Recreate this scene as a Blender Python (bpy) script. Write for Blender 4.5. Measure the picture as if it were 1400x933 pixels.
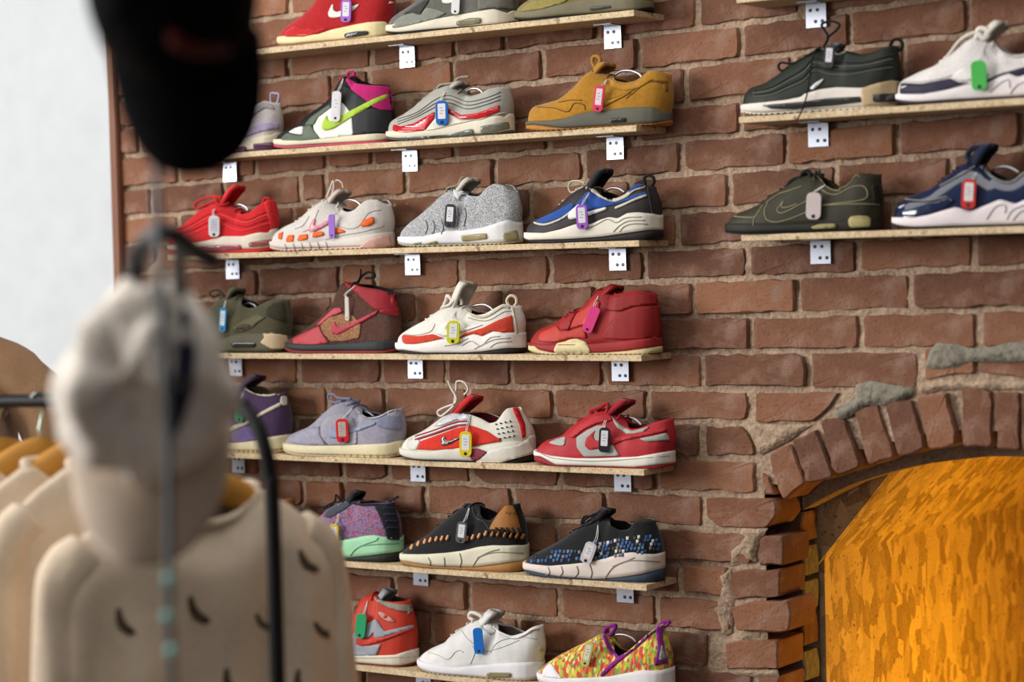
import bpy, bmesh, math, random
import numpy as np
from mathutils import Vector, Matrix, noise
from mathutils.bvhtree import BVHTree
from mathutils.geometry import delaunay_2d_cdt

random.seed(7)
for _o in list(bpy.data.objects):
    bpy.data.objects.remove(_o, do_unlink=True)
SC = bpy.context.scene
COL = SC.collection

# ---------------------------------------------------------------- camera
FPX = 2900.0                       # focal length in pixels of the 1400x933 frame
CAM = Vector((2.7176, -3.5413, 1.7325))
YAW, PITCH, ROLL = 0.6096, -0.0356, -0.0243
cF = Vector((-math.sin(YAW)*math.cos(PITCH), math.cos(YAW)*math.cos(PITCH), math.sin(PITCH)))
r0 = Vector((math.cos(YAW), math.sin(YAW), 0)); u0 = r0.cross(cF)
cR = r0*math.cos(ROLL)+u0*math.sin(ROLL); cU = -r0*math.sin(ROLL)+u0*math.cos(ROLL)
cd = bpy.data.cameras.new('camera'); cam = bpy.data.objects.new('camera', cd); COL.objects.link(cam)
cam.matrix_world = Matrix(((cR.x, cU.x, -cF.x, CAM.x), (cR.y, cU.y, -cF.y, CAM.y), (cR.z, cU.z, -cF.z, CAM.z), (0, 0, 0, 1)))
cd.sensor_fit = 'HORIZONTAL'; cd.sensor_width = 36.0; cd.lens = FPX/1400*36.0
cd.clip_start = 0.05; cd.clip_end = 60
cd.dof.use_dof = True; cd.dof.focus_distance = 4.2; cd.dof.aperture_fstop = 1.9
SC.camera = cam

# ---------------------------------------------------------------- world, lights, exposure
w = bpy.data.worlds.new('world'); SC.world = w; w.use_nodes = True
bg = w.node_tree.nodes['Background']; bg.inputs[0].default_value = (0.93, 0.96, 1.0, 1); bg.inputs[1].default_value = 0.11

def area(name, loc, target, sx, sy, power, col):
    d = bpy.data.lights.new(name, 'AREA'); d.shape = 'RECTANGLE'; d.size = sx; d.size_y = sy; d.energy = power; d.color = col
    o = bpy.data.objects.new(name, d); COL.objects.link(o); o.location = loc
    o.rotation_euler = (Vector(target)-Vector(loc)).to_track_quat('-Z', 'Y').to_euler()
    return o
area('window_daylight', (-5.6, -6.0, 3.2), (0.0, 0, 1.5), 4.2, 3.0, 900, (1.0, 0.985, 0.96))
area('ceiling_light_panel', (0.15, -1.7, 3.55), (0.15, -0.9, 1.4), 3.8, 1.5, 60, (1.0, 0.965, 0.92))
area('shop_front_daylight', (3.2, -6.8, 3.0), (0.8, 0, 1.4), 4.0, 2.2, 26, (1.0, 0.94, 0.86))
vs = SC.view_settings
vs.view_transform = 'Standard'; vs.look = 'None'; vs.gamma = 1.0; vs.use_curve_mapping = False
vs.exposure = -0.22

# ---------------------------------------------------------------- helpers
def ray(u, v):
    return (cF + cR*((u-700)/FPX) - cU*((v-466.5)/FPX))
def onY(u, v, y=0.0):
    d = ray(u, v); return CAM + d*((y-CAM.y)/d.y)
def onZ(u, v, z):
    d = ray(u, v); return CAM + d*z            # z = distance along the viewing axis
def toPx(p):
    d = Vector(p)-CAM; z = d.dot(cF); return 700+FPX*d.dot(cR)/z, 466.5-FPX*d.dot(cU)/z

CROPS = {'C1': (150, 170), 'C2': (350, 0), 'C3': (650, 0), 'C4': (850, 0), 'C5': (1100, 0), 'C6': (350, 180), 'C7': (650, 180), 'C8': (850, 180),
         'C9': (1100, 180), 'D1': (300, 340), 'D2': (550, 340), 'D3': (850, 340), 'D4': (1100, 340), 'E1': (300, 480), 'E2': (550, 480), 'E3': (850, 480), 'E4': (1100, 480),
         'F1': (380, 620), 'F2': (600, 620), 'F3': (850, 620), 'G1': (440, 733), 'G2': (650, 733), 'G3': (850, 733), 'H1': (100, 0), 'H2': (200, 520), 'I1': (980, 560)}
CROPS2 = {'P1': (230, 80, 3.331), 'P2': (520, 70, 3.217), 'P3': (270, 360, 3.332), 'P4': (530, 360, 3.110), 'P5': (300, 620, 2.982),
          'P6': (540, 650, 3.2975), 'P7': (980, 0, 2.4548), 'Z1': (280, 360, 9.333), 'X': (0, 0, 1.0)}
def K(key, pts):
    if key in CROPS:
        x0, y0 = CROPS[key]; s = 14/3.0
    else:
        x0, y0, s = CROPS2[key]
    return [(x0+a/s, y0+b/s) for a, b in pts]

def lin(c):
    c = c/255.0
    return c/12.92 if c <= 0.04045 else ((c+0.055)/1.055)**2.4

def link(name, me, mats=(), parent=None, smooth=False, mat=None):
    for m in mats: me.materials.append(m)
    if mat is not None: me.materials.append(mat)
    o = bpy.data.objects.new(name, me); COL.objects.link(o)
    if parent is not None: o.parent = parent
    if smooth:
        for p in me.polygons: p.use_smooth = True
    return o
def from_bm(name, bm, mat=None, parent=None, smooth=False, mats=()):
    me = bpy.data.meshes.new(name); bm.to_mesh(me); bm.free()
    return link(name, me, mats, parent, smooth, mat)
def pyd(name, verts, faces, mat=None, parent=None, smooth=False, mats=()):
    me = bpy.data.meshes.new(name); me.from_pydata([tuple(v) for v in verts], [], faces); me.update()
    return link(name, me, mats, parent, smooth, mat)
def empty(name, mat4=None, loc=(0, 0, 0)):
    o = bpy.data.objects.new(name, None); COL.objects.link(o); o.empty_display_size = 0.03
    if mat4 is not None: o.matrix_world = mat4
    else: o.location = loc
    return o
def tag(o, label, cat=None, group=None, kind=None):
    if label: o['label'] = label
    if cat: o['category'] = cat
    if group: o['group'] = group
    if kind: o['kind'] = kind
    return o

def tube_geo(pts, rad, n=8, closed=False):
    pts = [Vector(p) for p in pts]; m = len(pts); V = []; Fc = []
    rr = rad if isinstance(rad, (list, tuple)) else [rad]*m
    prev = None
    for i, p in enumerate(pts):
        a = pts[(i-1) % m] if (closed or i > 0) else pts[0]
        b = pts[(i+1) % m] if (closed or i < m-1) else pts[-1]
        t = (b-a)
        if t.length < 1e-9: t = Vector((0, 0, 1))
        t.normalize()
        if prev is None:
            ref = Vector((0, 0, 1)) if abs(t.z) < 0.9 else Vector((1, 0, 0))
            x = t.cross(ref).normalized()
        else:
            x = (prev - t*prev.dot(t))
            x = x.normalized() if x.length > 1e-6 else t.orthogonal().normalized()
        prev = x; y = t.cross(x)
        for k in range(n):
            an = 2*math.pi*k/n; V.append(p + (x*math.cos(an)+y*math.sin(an))*rr[i])
    for i in range(m if closed else m-1):
        j = (i+1) % m
        for k in range(n):
            k2 = (k+1) % n; Fc.append((i*n+k, i*n+k2, j*n+k2, j*n+k))
    if not closed:
        Fc.append(tuple(range(n-1, -1, -1))); Fc.append(tuple((m-1)*n+k for k in range(n)))
    return V, Fc
def tube(name, pts, rad, mat, parent=None, n=8, closed=False):
    V, Fc = tube_geo(pts, rad, n, closed)
    return pyd(name, V, Fc, mat, parent, True)
def smooth_path(pts, sub=5):
    pts = [Vector(p) for p in pts]
    if len(pts) < 3: return pts
    out = []
    for i in range(len(pts)-1):
        p0 = pts[max(i-1, 0)]; p1 = pts[i]; p2 = pts[i+1]; p3 = pts[min(i+2, len(pts)-1)]
        for k in range(sub):
            t = k/sub
            out.append(0.5*((2*p1)+(p2-p0)*t+(2*p0-5*p1+4*p2-p3)*t*t+(3*p1-p0-3*p2+p3)*t**3))
    out.append(pts[-1]); return out
def box_bm(bm, x0, x1, y0, y1, z0, z1):
    vs_ = [bm.verts.new(p) for p in ((x0, y0, z0), (x1, y0, z0), (x1, y1, z0), (x0, y1, z0), (x0, y0, z1), (x1, y0, z1), (x1, y1, z1), (x0, y1, z1))]
    for f in ((3, 2, 1, 0), (4, 5, 6, 7), (0, 1, 5, 4), (1, 2, 6, 5), (2, 3, 7, 6), (3, 0, 4, 7)): bm.faces.new([vs_[i] for i in f])
    return vs_
def box(name, x0, x1, y0, y1, z0, z1, mat, parent=None, bevel=0.0):
    bm = bmesh.new(); box_bm(bm, x0, x1, y0, y1, z0, z1)
    if bevel: bmesh.ops.bevel(bm, geom=bm.edges[:], offset=bevel, segments=2, affect='EDGES')
    return from_bm(name, bm, mat, parent)
def prism(name, poly, y0, y1, mat, parent=None, bevel=0.0, smooth=False):
    """polygon of (x,z) extruded from y0 to y1"""
    bm = bmesh.new()
    a = [bm.verts.new((p[0], y0, p[1])) for p in poly]; b = [bm.verts.new((p[0], y1, p[1])) for p in poly]
    n = len(poly); bm.faces.new(a); bm.faces.new(b[::-1])
    for i in range(n): bm.faces.new((a[i], b[i], b[(i+1) % n], a[(i+1) % n]))
    bmesh.ops.recalc_face_normals(bm, faces=bm.faces)
    if bevel: bmesh.ops.bevel(bm, geom=bm.edges[:], offset=bevel, segments=1, affect='EDGES')
    return from_bm(name, bm, mat, parent, smooth)

# ---------------------------------------------------------------- materials
_M = {}
def node_mat(name):
    m = bpy.data.materials.new(name); m.use_nodes = True
    nt = m.node_tree; b = nt.nodes['Principled BSDF']
    return m, nt, b
def N(nt, typ, **kw):
    n = nt.nodes.new(typ)
    for k, v in kw.items():
        if isinstance(k, str) and hasattr(n, k): setattr(n, k, v)
    return n
def ramp(nt, stops, interp='LINEAR'):
    r = nt.nodes.new('ShaderNodeValToRGB'); cr = r.color_ramp; cr.interpolation = interp
    while len(cr.elements) < len(stops): cr.elements.new(0.5)
    for e, (p, c) in zip(cr.elements, stops):
        e.position = p; e.color = tuple(c)+((1,) if len(c) == 3 else ())
    return r
KINDS = {  # roughness, noise scale, noise amount, bump, sheen, metallic, coat
    'leather': (0.56, 60, 0.10, 0.10, 0, 0, 0.0), 'suede': (0.95, 140, 0.16, 0.25, 0.25, 0, 0), 'mesh': (0.85, 420, 0.22, 0.5, 0.1, 0, 0),
    'rubber': (0.62, 40, 0.10, 0.08, 0, 0, 0), 'plastic': (0.32, 20, 0.03, 0.02, 0, 0, 0.15), 'patent': (0.14, 25, 0.10, 0.05, 0, 0, 0.6),
    'metal': (0.33, 30, 0.08, 0.03, 0, 0.9, 0), 'cloth': (0.95, 220, 0.12, 0.35, 0.2, 0, 0), 'glass': (0.12, 12, 0.25, 0.02, 0, 0, 0.3),
    'paper': (0.8, 60, 0.04, 0.02, 0, 0, 0), 'paint': (0.55, 8, 0.04, 0.03, 0, 0, 0)}
def mat(rgb, kind='leather'):
    key = (tuple(rgb), kind)
    if key in _M: return _M[key]
    ro, ns, na, bu, sh, me, coat = KINDS[kind]
    m, nt, b = node_mat('%s_%02x%02x%02x' % ((kind,)+tuple(int(c) for c in rgb)))
    c = [lin(x) for x in rgb]
    tc = N(nt, 'ShaderNodeTexCoord'); no = N(nt, 'ShaderNodeTexNoise'); no.inputs['Scale'].default_value = ns; no.inputs['Detail'].default_value = 4
    nt.links.new(tc.outputs['Object'], no.inputs['Vector'])
    no2 = N(nt, 'ShaderNodeTexNoise'); no2.inputs['Scale'].default_value = 14; no2.inputs['Detail'].default_value = 3
    nt.links.new(tc.outputs['Object'], no2.inputs['Vector'])
    mx = N(nt, 'ShaderNodeMath', operation='ADD'); nt.links.new(no.outputs['Fac'], mx.inputs[0]); nt.links.new(no2.outputs['Fac'], mx.inputs[1])
    mh = N(nt, 'ShaderNodeMath', operation='MULTIPLY'); nt.links.new(mx.outputs[0], mh.inputs[0]); mh.inputs[1].default_value = 0.5
    r = ramp(nt, [(0.3, [x*(1-na*1.6) for x in c]), (0.7, [min(1, x*(1+na)+0.004*na) for x in c])])
    nt.links.new(mh.outputs[0], r.inputs[0]); nt.links.new(r.outputs[0], b.inputs['Base Color'])
    b.inputs['Roughness'].default_value = ro; b.inputs['Metallic'].default_value = me
    b.inputs['Specular IOR Level'].default_value = {'leather': 0.22, 'suede': 0.1, 'mesh': 0.15, 'cloth': 0.1, 'rubber': 0.25, 'paint': 0.2}.get(kind, 0.5)
    b.inputs['Coat Weight'].default_value = coat; b.inputs['Sheen Weight'].default_value = sh
    bp = N(nt, 'ShaderNodeBump'); bp.inputs['Strength'].default_value = bu; bp.inputs['Distance'].default_value = 0.002
    nt.links.new(no.outputs['Fac'], bp.inputs['Height']); nt.links.new(bp.outputs[0], b.inputs['Normal'])
    _M[key] = m; return m

def mat_brick():
    m, nt, b = node_mat('red_brick')
    tc = N(nt, 'ShaderNodeTexCoord'); oi = N(nt, 'ShaderNodeObjectInfo')
    n1 = N(nt, 'ShaderNodeTexNoise'); n1.inputs['Scale'].default_value = 9; n1.inputs['Detail'].default_value = 6; n1.inputs['Roughness'].default_value = 0.65
    n2 = N(nt, 'ShaderNodeTexNoise'); n2.inputs['Scale'].default_value = 190; n2.inputs['Detail'].default_value = 3
    n3 = N(nt, 'ShaderNodeTexNoise'); n3.inputs['Scale'].default_value = 22; n3.inputs['Detail'].default_value = 5
    for n in (n1, n2, n3): nt.links.new(tc.outputs['Object'], n.inputs['Vector'])
    r1 = ramp(nt, [(0.0, (0.112, 0.047, 0.027)), (0.35, (0.182, 0.075, 0.040)), (0.6, (0.230, 0.099, 0.054)), (1.0, (0.300, 0.130, 0.062))])
    ad = N(nt, 'ShaderNodeMath', operation='MULTIPLY_ADD'); nt.links.new(oi.outputs['Random'], ad.inputs[0]); ad.inputs[1].default_value = 0.75
    mm = N(nt, 'ShaderNodeMath', operation='MULTIPLY_ADD'); nt.links.new(n1.outputs['Fac'], mm.inputs[0]); mm.inputs[1].default_value = 1.1; mm.inputs[2].default_value = -0.42
    nt.links.new(mm.outputs[0], ad.inputs[2]); nt.links.new(ad.outputs[0], r1.inputs[0])
    # mortar dust left on the faces
    r2 = ramp(nt, [(0.50, (0, 0, 0)), (0.70, (1, 1, 1))]); nt.links.new(n3.outputs['Fac'], r2.inputs[0])
    mul = N(nt, 'ShaderNodeMath', operation='MULTIPLY'); nt.links.new(r2.outputs[0], mul.inputs[0]); mul.inputs[1].default_value = 0.50
    mx = N(nt, 'ShaderNodeMix', data_type='RGBA'); nt.links.new(mul.outputs[0], mx.inputs['Factor']); nt.links.new(r1.outputs[0], mx.inputs['A']); mx.inputs['B'].default_value = (0.33, 0.215, 0.165, 1)
    # small pits
    r3 = ramp(nt, [(0.28, (0.35, 0.35, 0.35)), (0.40, (1, 1, 1))]); nt.links.new(n2.outputs['Fac'], r3.inputs[0])
    m2 = N(nt, 'ShaderNodeMix', data_type='RGBA', blend_type='MULTIPLY'); m2.inputs['Factor'].default_value = 0.7
    nt.links.new(mx.outputs['Result'], m2.inputs['A']); nt.links.new(r3.outputs[0], m2.inputs['B']); nt.links.new(m2.outputs['Result'], b.inputs['Base Color'])
    b.inputs['Roughness'].default_value = 0.92
    hs = N(nt, 'ShaderNodeMath', operation='MULTIPLY_ADD'); nt.links.new(n3.outputs['Fac'], hs.inputs[0]); hs.inputs[1].default_value = 1.6; nt.links.new(n2.outputs['Fac'], hs.inputs[2])
    bp = N(nt, 'ShaderNodeBump'); bp.inputs['Strength'].default_value = 0.40; bp.inputs['Distance'].default_value = 0.004
    nt.links.new(hs.outputs[0], bp.inputs['Height']); nt.links.new(bp.outputs[0], b.inputs['Normal'])
    return m
def mat_mortar(c0=(0.22, 0.145, 0.095), c1=(0.47, 0.34, 0.235), name='lime_mortar', sc=120):
    m, nt, b = node_mat(name)
    tc = N(nt, 'ShaderNodeTexCoord')
    n1 = N(nt, 'ShaderNodeTexNoise'); n1.inputs['Scale'].default_value = 11; n1.inputs['Detail'].default_value = 5
    n2 = N(nt, 'ShaderNodeTexNoise'); n2.inputs['Scale'].default_value = sc; n2.inputs['Detail'].default_value = 4
    for n in (n1, n2): nt.links.new(tc.outputs['Object'], n.inputs['Vector'])
    ad = N(nt, 'ShaderNodeMath', operation='MULTIPLY_ADD'); nt.links.new(n2.outputs['Fac'], ad.inputs[0]); ad.inputs[1].default_value = 0.6
    m5 = N(nt, 'ShaderNodeMath', operation='MULTIPLY'); nt.links.new(n1.outputs['Fac'], m5.inputs[0]); m5.inputs[1].default_value = 0.5; nt.links.new(m5.outputs[0], ad.inputs[2])
    r = ramp(nt, [(0.36, c0), (0.68, c1)]); nt.links.new(ad.outputs[0], r.inputs[0]); nt.links.new(r.outputs[0], b.inputs['Base Color'])
    b.inputs['Roughness'].default_value = 0.96
    bp = N(nt, 'ShaderNodeBump'); bp.inputs['Strength'].default_value = 0.8; bp.inputs['Distance'].default_value = 0.006
    nt.links.new(n2.outputs['Fac'], bp.inputs['Height']); nt.links.new(bp.outputs[0], b.inputs['Normal'])
    return m
def mat_osb(name, tones, scale=(26, 26, 26), stretch=(1, 1, 0.5)):
    """oriented strand board: flakes from two stretched voronoi layers plus dark specks"""
    m, nt, b = node_mat(name)
    tc = N(nt, 'ShaderNodeTexCoord'); cols = []
    wn = N(nt, 'ShaderNodeTexNoise'); wn.inputs['Scale'].default_value = 9; wn.inputs['Detail'].default_value = 3
    nt.links.new(tc.outputs['Object'], wn.inputs['Vector'])
    for k, rot in enumerate((0.35, -0.9, 1.75)):
        mp = N(nt, 'ShaderNodeMapping'); mp.inputs['Rotation'].default_value = (rot, rot*0.7, rot*0.4); mp.inputs['Scale'].default_value = stretch
        mp.inputs['Location'].default_value = (k*3.1, k*1.7, k*2.3)
        va = N(nt, 'ShaderNodeVectorMath', operation='MULTIPLY_ADD'); va.inputs[1].default_value = (0.03, 0.03, 0.03)
        nt.links.new(wn.outputs['Color'], va.inputs[0]); nt.links.new(tc.outputs['Object'], va.inputs[2]); nt.links.new(va.outputs[0], mp.inputs['Vector'])
        vo = N(nt, 'ShaderNodeTexVoronoi'); vo.inputs['Scale'].default_value = scale[k]; vo.inputs['Randomness'].default_value = 1
        nt.links.new(mp.outputs[0], vo.inputs['Vector'])
        sp = N(nt, 'ShaderNodeSeparateColor'); nt.links.new(vo.outputs['Color'], sp.inputs[0]); cols.append((sp.outputs[0], sp.outputs[1]))
    prev = cols[0][0]
    for (va_, ms), lim in zip(cols[1:], (0.52, 0.62)):          # flakes of the later layers lie over the earlier ones
        gt = N(nt, 'ShaderNodeMath', operation='GREATER_THAN'); nt.links.new(ms, gt.inputs[0]); gt.inputs[1].default_value = lim
        mi = N(nt, 'ShaderNodeMix', data_type='FLOAT'); nt.links.new(gt.outputs[0], mi.inputs[0]); nt.links.new(prev, mi.inputs[2]); nt.links.new(va_, mi.inputs[3])
        prev = mi.outputs[0]
    fn = N(nt, 'ShaderNodeTexNoise'); fn.inputs['Scale'].default_value = 160; fn.inputs['Detail'].default_value = 3; nt.links.new(tc.outputs['Object'], fn.inputs['Vector'])
    a3 = N(nt, 'ShaderNodeMath', operation='MULTIPLY_ADD'); nt.links.new(fn.outputs['Fac'], a3.inputs[0]); a3.inputs[1].default_value = 0.5
    a4 = N(nt, 'ShaderNodeMath', operation='MULTIPLY_ADD'); nt.links.new(prev, a4.inputs[0]); a4.inputs[1].default_value = 0.62; a4.inputs[2].default_value = -0.06
    nt.links.new(a4.outputs[0], a3.inputs[2])
    r = ramp(nt, [(0.2, tones[0]), (0.5, tones[1]), (0.8, tones[2])]); nt.links.new(a3.outputs[0], r.inputs[0])
    n2 = N(nt, 'ShaderNodeTexNoise'); n2.inputs['Scale'].default_value = 75; n2.inputs['Detail'].default_value = 3
    nt.links.new(tc.outputs['Object'], n2.inputs['Vector'])
    r2 = ramp(nt, [(0.30, (0.30, 0.22, 0.15)), (0.37, (1, 1, 1))]); nt.links.new(n2.outputs['Fac'], r2.inputs[0])
    mx = N(nt, 'ShaderNodeMix', data_type='RGBA', blend_type='MULTIPLY'); mx.inputs['Factor'].default_value = 0.85
    nt.links.new(r.outputs[0], mx.inputs['A']); nt.links.new(r2.outputs[0], mx.inputs['B']); nt.links.new(mx.outputs['Result'], b.inputs['Base Color'])
    b.inputs['Roughness'].default_value = 0.72
    bp = N(nt, 'ShaderNodeBump'); bp.inputs['Strength'].default_value = 0.25; bp.inputs['Distance'].default_value = 0.002
    nt.links.new(a3.outputs[0], bp.inputs['Height']); nt.links.new(bp.outputs[0], b.inputs['Normal'])
    return m
def mat_cells(name, cols, scale, stretch=(1, 1, 1), rough=0.85, metal=0.0, smooth=False, bump=0.5, rot=(0, 0, 0)):
    """random coloured cells: weave, glitter, printed flowers"""
    m, nt, b = node_mat(name)
    tc = N(nt, 'ShaderNodeTexCoord'); mp = N(nt, 'ShaderNodeMapping'); mp.inputs['Scale'].default_value = stretch; mp.inputs['Rotation'].default_value = rot
    nt.links.new(tc.outputs['Object'], mp.inputs['Vector'])
    vo = N(nt, 'ShaderNodeTexVoronoi'); vo.inputs['Scale'].default_value = scale; vo.inputs['Randomness'].default_value = 0.35 if smooth else 1.0
    nt.links.new(mp.outputs[0], vo.inputs['Vector'])
    sp = N(nt, 'ShaderNodeSeparateColor'); nt.links.new(vo.outputs['Color'], sp.inputs[0])
    r = ramp(nt, [(i/len(cols), [lin(x) for x in c]) for i, c in enumerate(cols)], 'CONSTANT'); nt.links.new(sp.outputs[0], r.inputs[0])
    nt.links.new(r.outputs[0], b.inputs['Base Color'])
    b.inputs['Roughness'].default_value = rough; b.inputs['Metallic'].default_value = metal
    bp = N(nt, 'ShaderNodeBump'); bp.inputs['Strength'].default_value = bump; bp.inputs['Distance'].default_value = 0.0015
    nt.links.new(vo.outputs['Distance'], bp.inputs['Height']); nt.links.new(bp.outputs[0], b.inputs['Normal'])
    return m
M_BRICK = mat_brick(); M_MORTAR = mat_mortar()
M_CEMENT = mat_mortar((0.135, 0.125, 0.095), (0.27, 0.245, 0.19), 'grey_cement', 90)
M_OSB = mat_osb('strand_board_shelf', ((0.47, 0.34, 0.19), (0.58, 0.44, 0.26), (0.68, 0.54, 0.35)), (150, 190, 240), (1, 1, 1))
M_OSBL = mat_osb('strand_board_lining', ((0.36, 0.23, 0.12), (0.60, 0.42, 0.22), (0.80, 0.60, 0.34)), (17, 27, 46), (1, 1, 0.5))
M_STEEL = mat((168, 172, 184), 'metal')
M_PLASTER = mat((204, 208, 211), 'paint')
# ================================================================ the setting
# -- course lines of the brick wall: joint heights at two places, from the photograph
zR = [2.1776, 2.1094, 2.0358, 1.9696, 1.9018, 1.8312, 1.7619, 1.6979, 1.627, 1.5587, 1.4875, 1.4231, 1.3531, 1.2857, 1.2168, 1.1507, 1.0858, 1.0166, 0.9458]
zL = [2.1526, 2.0847, 2.0167, 1.9439, 1.8772, 1.8105, 1.7436, 1.6767, 1.6096, 1.5456, 1.4815, 1.4109, 1.3434, 1.2758] + [z-0.008 for z in zR[14:]]
NUP = 5
zR = [zR[0]+0.0688*k for k in range(NUP, 0, -1)] + zR + [zR[-1]-0.068*k for k in range(1, 5)]
zL = [zL[0]+0.0680*k for k in range(NUP, 0, -1)] + zL + [zL[-1]-0.068*k for k in range(1, 5)]
XL, XR = -0.35, 0.78
def joint_z(i, X):
    t = (X-XL)/(XR-XL); t = max(-0.6, min(1.9, t))
    return zL[i]+(zR[i]-zL[i])*t
# vertical joints of each course (pixels), index = course number; course c lies between joint NUP+c-1 and NUP+c
JX = {-4: [300, 405, 520, 640, 765, 900, 1045, 1200], -3: [350, 460, 575, 700, 830, 970, 1120, 1280], -2: [395, 505, 622, 750, 880, 1022, 1170], -1: [340, 452, 566, 690, 815, 955, 1100, 1255], 0: [283, 394, 507.5, 622, 689.6, 816, 951.8, 1094, 1245], 1: [347, 452, 504, 619, 742, 873, 1013, 1162, 1324],
      2: [191, 336, 446, 559, 686, 806, 937, 1083, 1237], 3: [243, 349, 446, 509.6, 622, 749, 872, 1012, 1160, 1320], 4: [206, 306, 411, 445, 556, 676, 798, 932, 1075, 1227.5, 1396],
      5: [243, 347, 400, 510, 622, 724, 862, 997, 1144, 1300], 6: [215, 320, 430, 547, 670, 795, 925.5, 1071, 1222, 1380], 7: [247, 352.5, 465, 514, 630, 751, 881, 1021, 1172, 1331],
      8: [240, 345, 455, 569, 689, 815, 948.6, 1090, 1246], 9: [205, 310, 415, 530, 648, 768, 888, 1026, 1176, 1338], 10: [300, 407, 521, 610, 699, 825, 960, 1105, 1258],
      11: [235, 340, 448, 526, 640, 756, 885, 1025], 12: [295, 405, 495, 584, 700, 830, 959], 13: [250, 355, 469, 531, 643, 765, 898, 1036], 14: [305, 415, 470, 583, 700, 827, 962.5],
      15: [300, 410, 530, 645, 762, 893, 1032], 16: [240, 345, 450, 550, 672, 800, 930, 997], 17: [250, 355, 465, 540, 641, 764.6, 898, 1003], 18: [260, 370, 480, 590, 708, 833, 970, 987],
      19: [230, 335, 440, 550, 665, 785, 905, 1032], 20: [285, 390, 500, 610, 725, 850, 985], 21: [235, 340, 450, 560, 675, 800, 925]}
WALL_X0, WALL_X1 = -0.857, 1.62
def joint_X(c, px):
    i = NUP+c
    X = onY(px, 466).x
    for _ in range(2):
        Z = 0.5*(joint_z(i-1, X)+joint_z(i, X)); X = onY(px, toPx((X, 0, Z))[1]).x
    return X
# arch: intrados circle through the feet of the arch bricks
intr = [onY(u, v) for u, v in ((1100, 663), (1146, 650), (1186, 638), (1229, 626), (1272, 615), (1316, 611), (1362, 614))]
A_ = np.array([[2*p.x, 2*p.z, 1] for p in intr]); b_ = np.array([p.x**2+p.z**2 for p in intr])
ax, az, ac = np.linalg.lstsq(A_, b_, rcond=None)[0]; AR = math.sqrt(ac+ax*ax+az*az)
JAMB = onY(1064, 800).x                    # left edge of the fireplace opening
JAMB_R = 2*ax-JAMB
def in_open(x, z, pad=0.0):
    if x < JAMB-pad or x > JAMB_R+pad: return False
    return z < az+math.sqrt(max(0.0, (AR+pad)**2-(x-ax)**2))

# -- mortar bed: one displaced sheet with the fireplace opening left out
def build_wall():
    st = 0.008; nx = int((WALL_X1-WALL_X0)/st)+1; nz = int((2.62-0.62)/st)+1
    V = []; Fc = []
    for j in range(nz):
        for i in range(nx):
            x = WALL_X0+i*st; z = 0.62+j*st
            n = noise.noise((x*34, 3.1, z*34))*0.0034+noise.noise((x*110, 7.7, z*110))*0.0026+noise.noise((x*6, 1.3, z*6))*0.0030
            V.append((x, 0.0052+n, z))
    for j in range(nz-1):
        for i in range(nx-1):
            if in_open(WALL_X0+(i+.5)*st, 0.62+(j+.5)*st, 0.03): continue
            a = j*nx+i; Fc.append((a, a+1, a+nx+1, a+nx))
    o = pyd('wall_back', V, Fc, M_MORTAR, None, True); o['kind'] = 'structure'
    return o
WALL = build_wall()

def rough_outline(poly, seg=0.022, jit=0.0026, rnd=0.006):
    """polygon (x,z) -> denser outline with softened corners and an uneven edge"""
    out = []; n = len(poly)
    for i in range(n):
        p0 = Vector(poly[i-1]); p1 = Vector(poly[i]); p2 = Vector(poly[(i+1) % n])
        r = rnd*random.uniform(0.5, 1.7)
        if random.random() < 0.10: r *= 2.4
        a = p1+(p0-p1).normalized()*min(r, (p0-p1).length*0.3); b = p1+(p2-p1).normalized()*min(r, (p2-p1).length*0.3)
        mid = (a+b)/2*0.45+p1*0.55
        out += [a, mid, b]
        d = (p2-p1).length; m = int(d/seg)
        for k in range(1, m):
            q = p1.lerp(p2, k/m); nrm = Vector((-(p2-p1).y, (p2-p1).x)).normalized()
            out.append(q+nrm*random.uniform(-jit, jit))
    return out
def brick_obj(poly, name='brick', y=None, depth=0.10, parent=None, mat_=None, rnd=0.005):
    y = random.uniform(-0.0045, 0.0015) if y is None else y
    ol = rough_outline(poly, rnd=rnd); n = len(ol)
    cx = sum(p.x for p in ol)/n; cz = sum(p.y for p in ol)/n
    V = []; Fc = []
    for p in ol:
        dx, dz = p.x-cx, p.y-cz; L = math.hypot(dx, dz); k = 0.0035/L
        V.append((p.x-dx*k-cx, y+random.uniform(-0.0006, 0.0009), p.y-dz*k-cz))
    for p in ol: V.append((p.x-cx, y+0.0035+random.uniform(0, 0.002), p.y-cz))
    for p in ol: V.append((p.x-cx, y+depth, p.y-cz))
    V.append((random.uniform(-.01, .01), y-random.uniform(-0.0005, 0.0012), random.uniform(-.005, .005))); c = len(V)-1
    for i in range(n):
        j = (i+1) % n
        Fc += [(i, j, c), (n+i, n+j, j, i), (2*n+i, 2*n+j, n+j, n+i)]
    o = pyd(name, V, Fc, mat_ or M_BRICK, parent); o.location = (cx, 0, cz)
    me = o.data
    bm = bmesh.new(); bm.from_mesh(me); bmesh.ops.recalc_face_normals(bm, faces=bm.faces); bm.to_mesh(me); bm.free()
    return o

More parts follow.
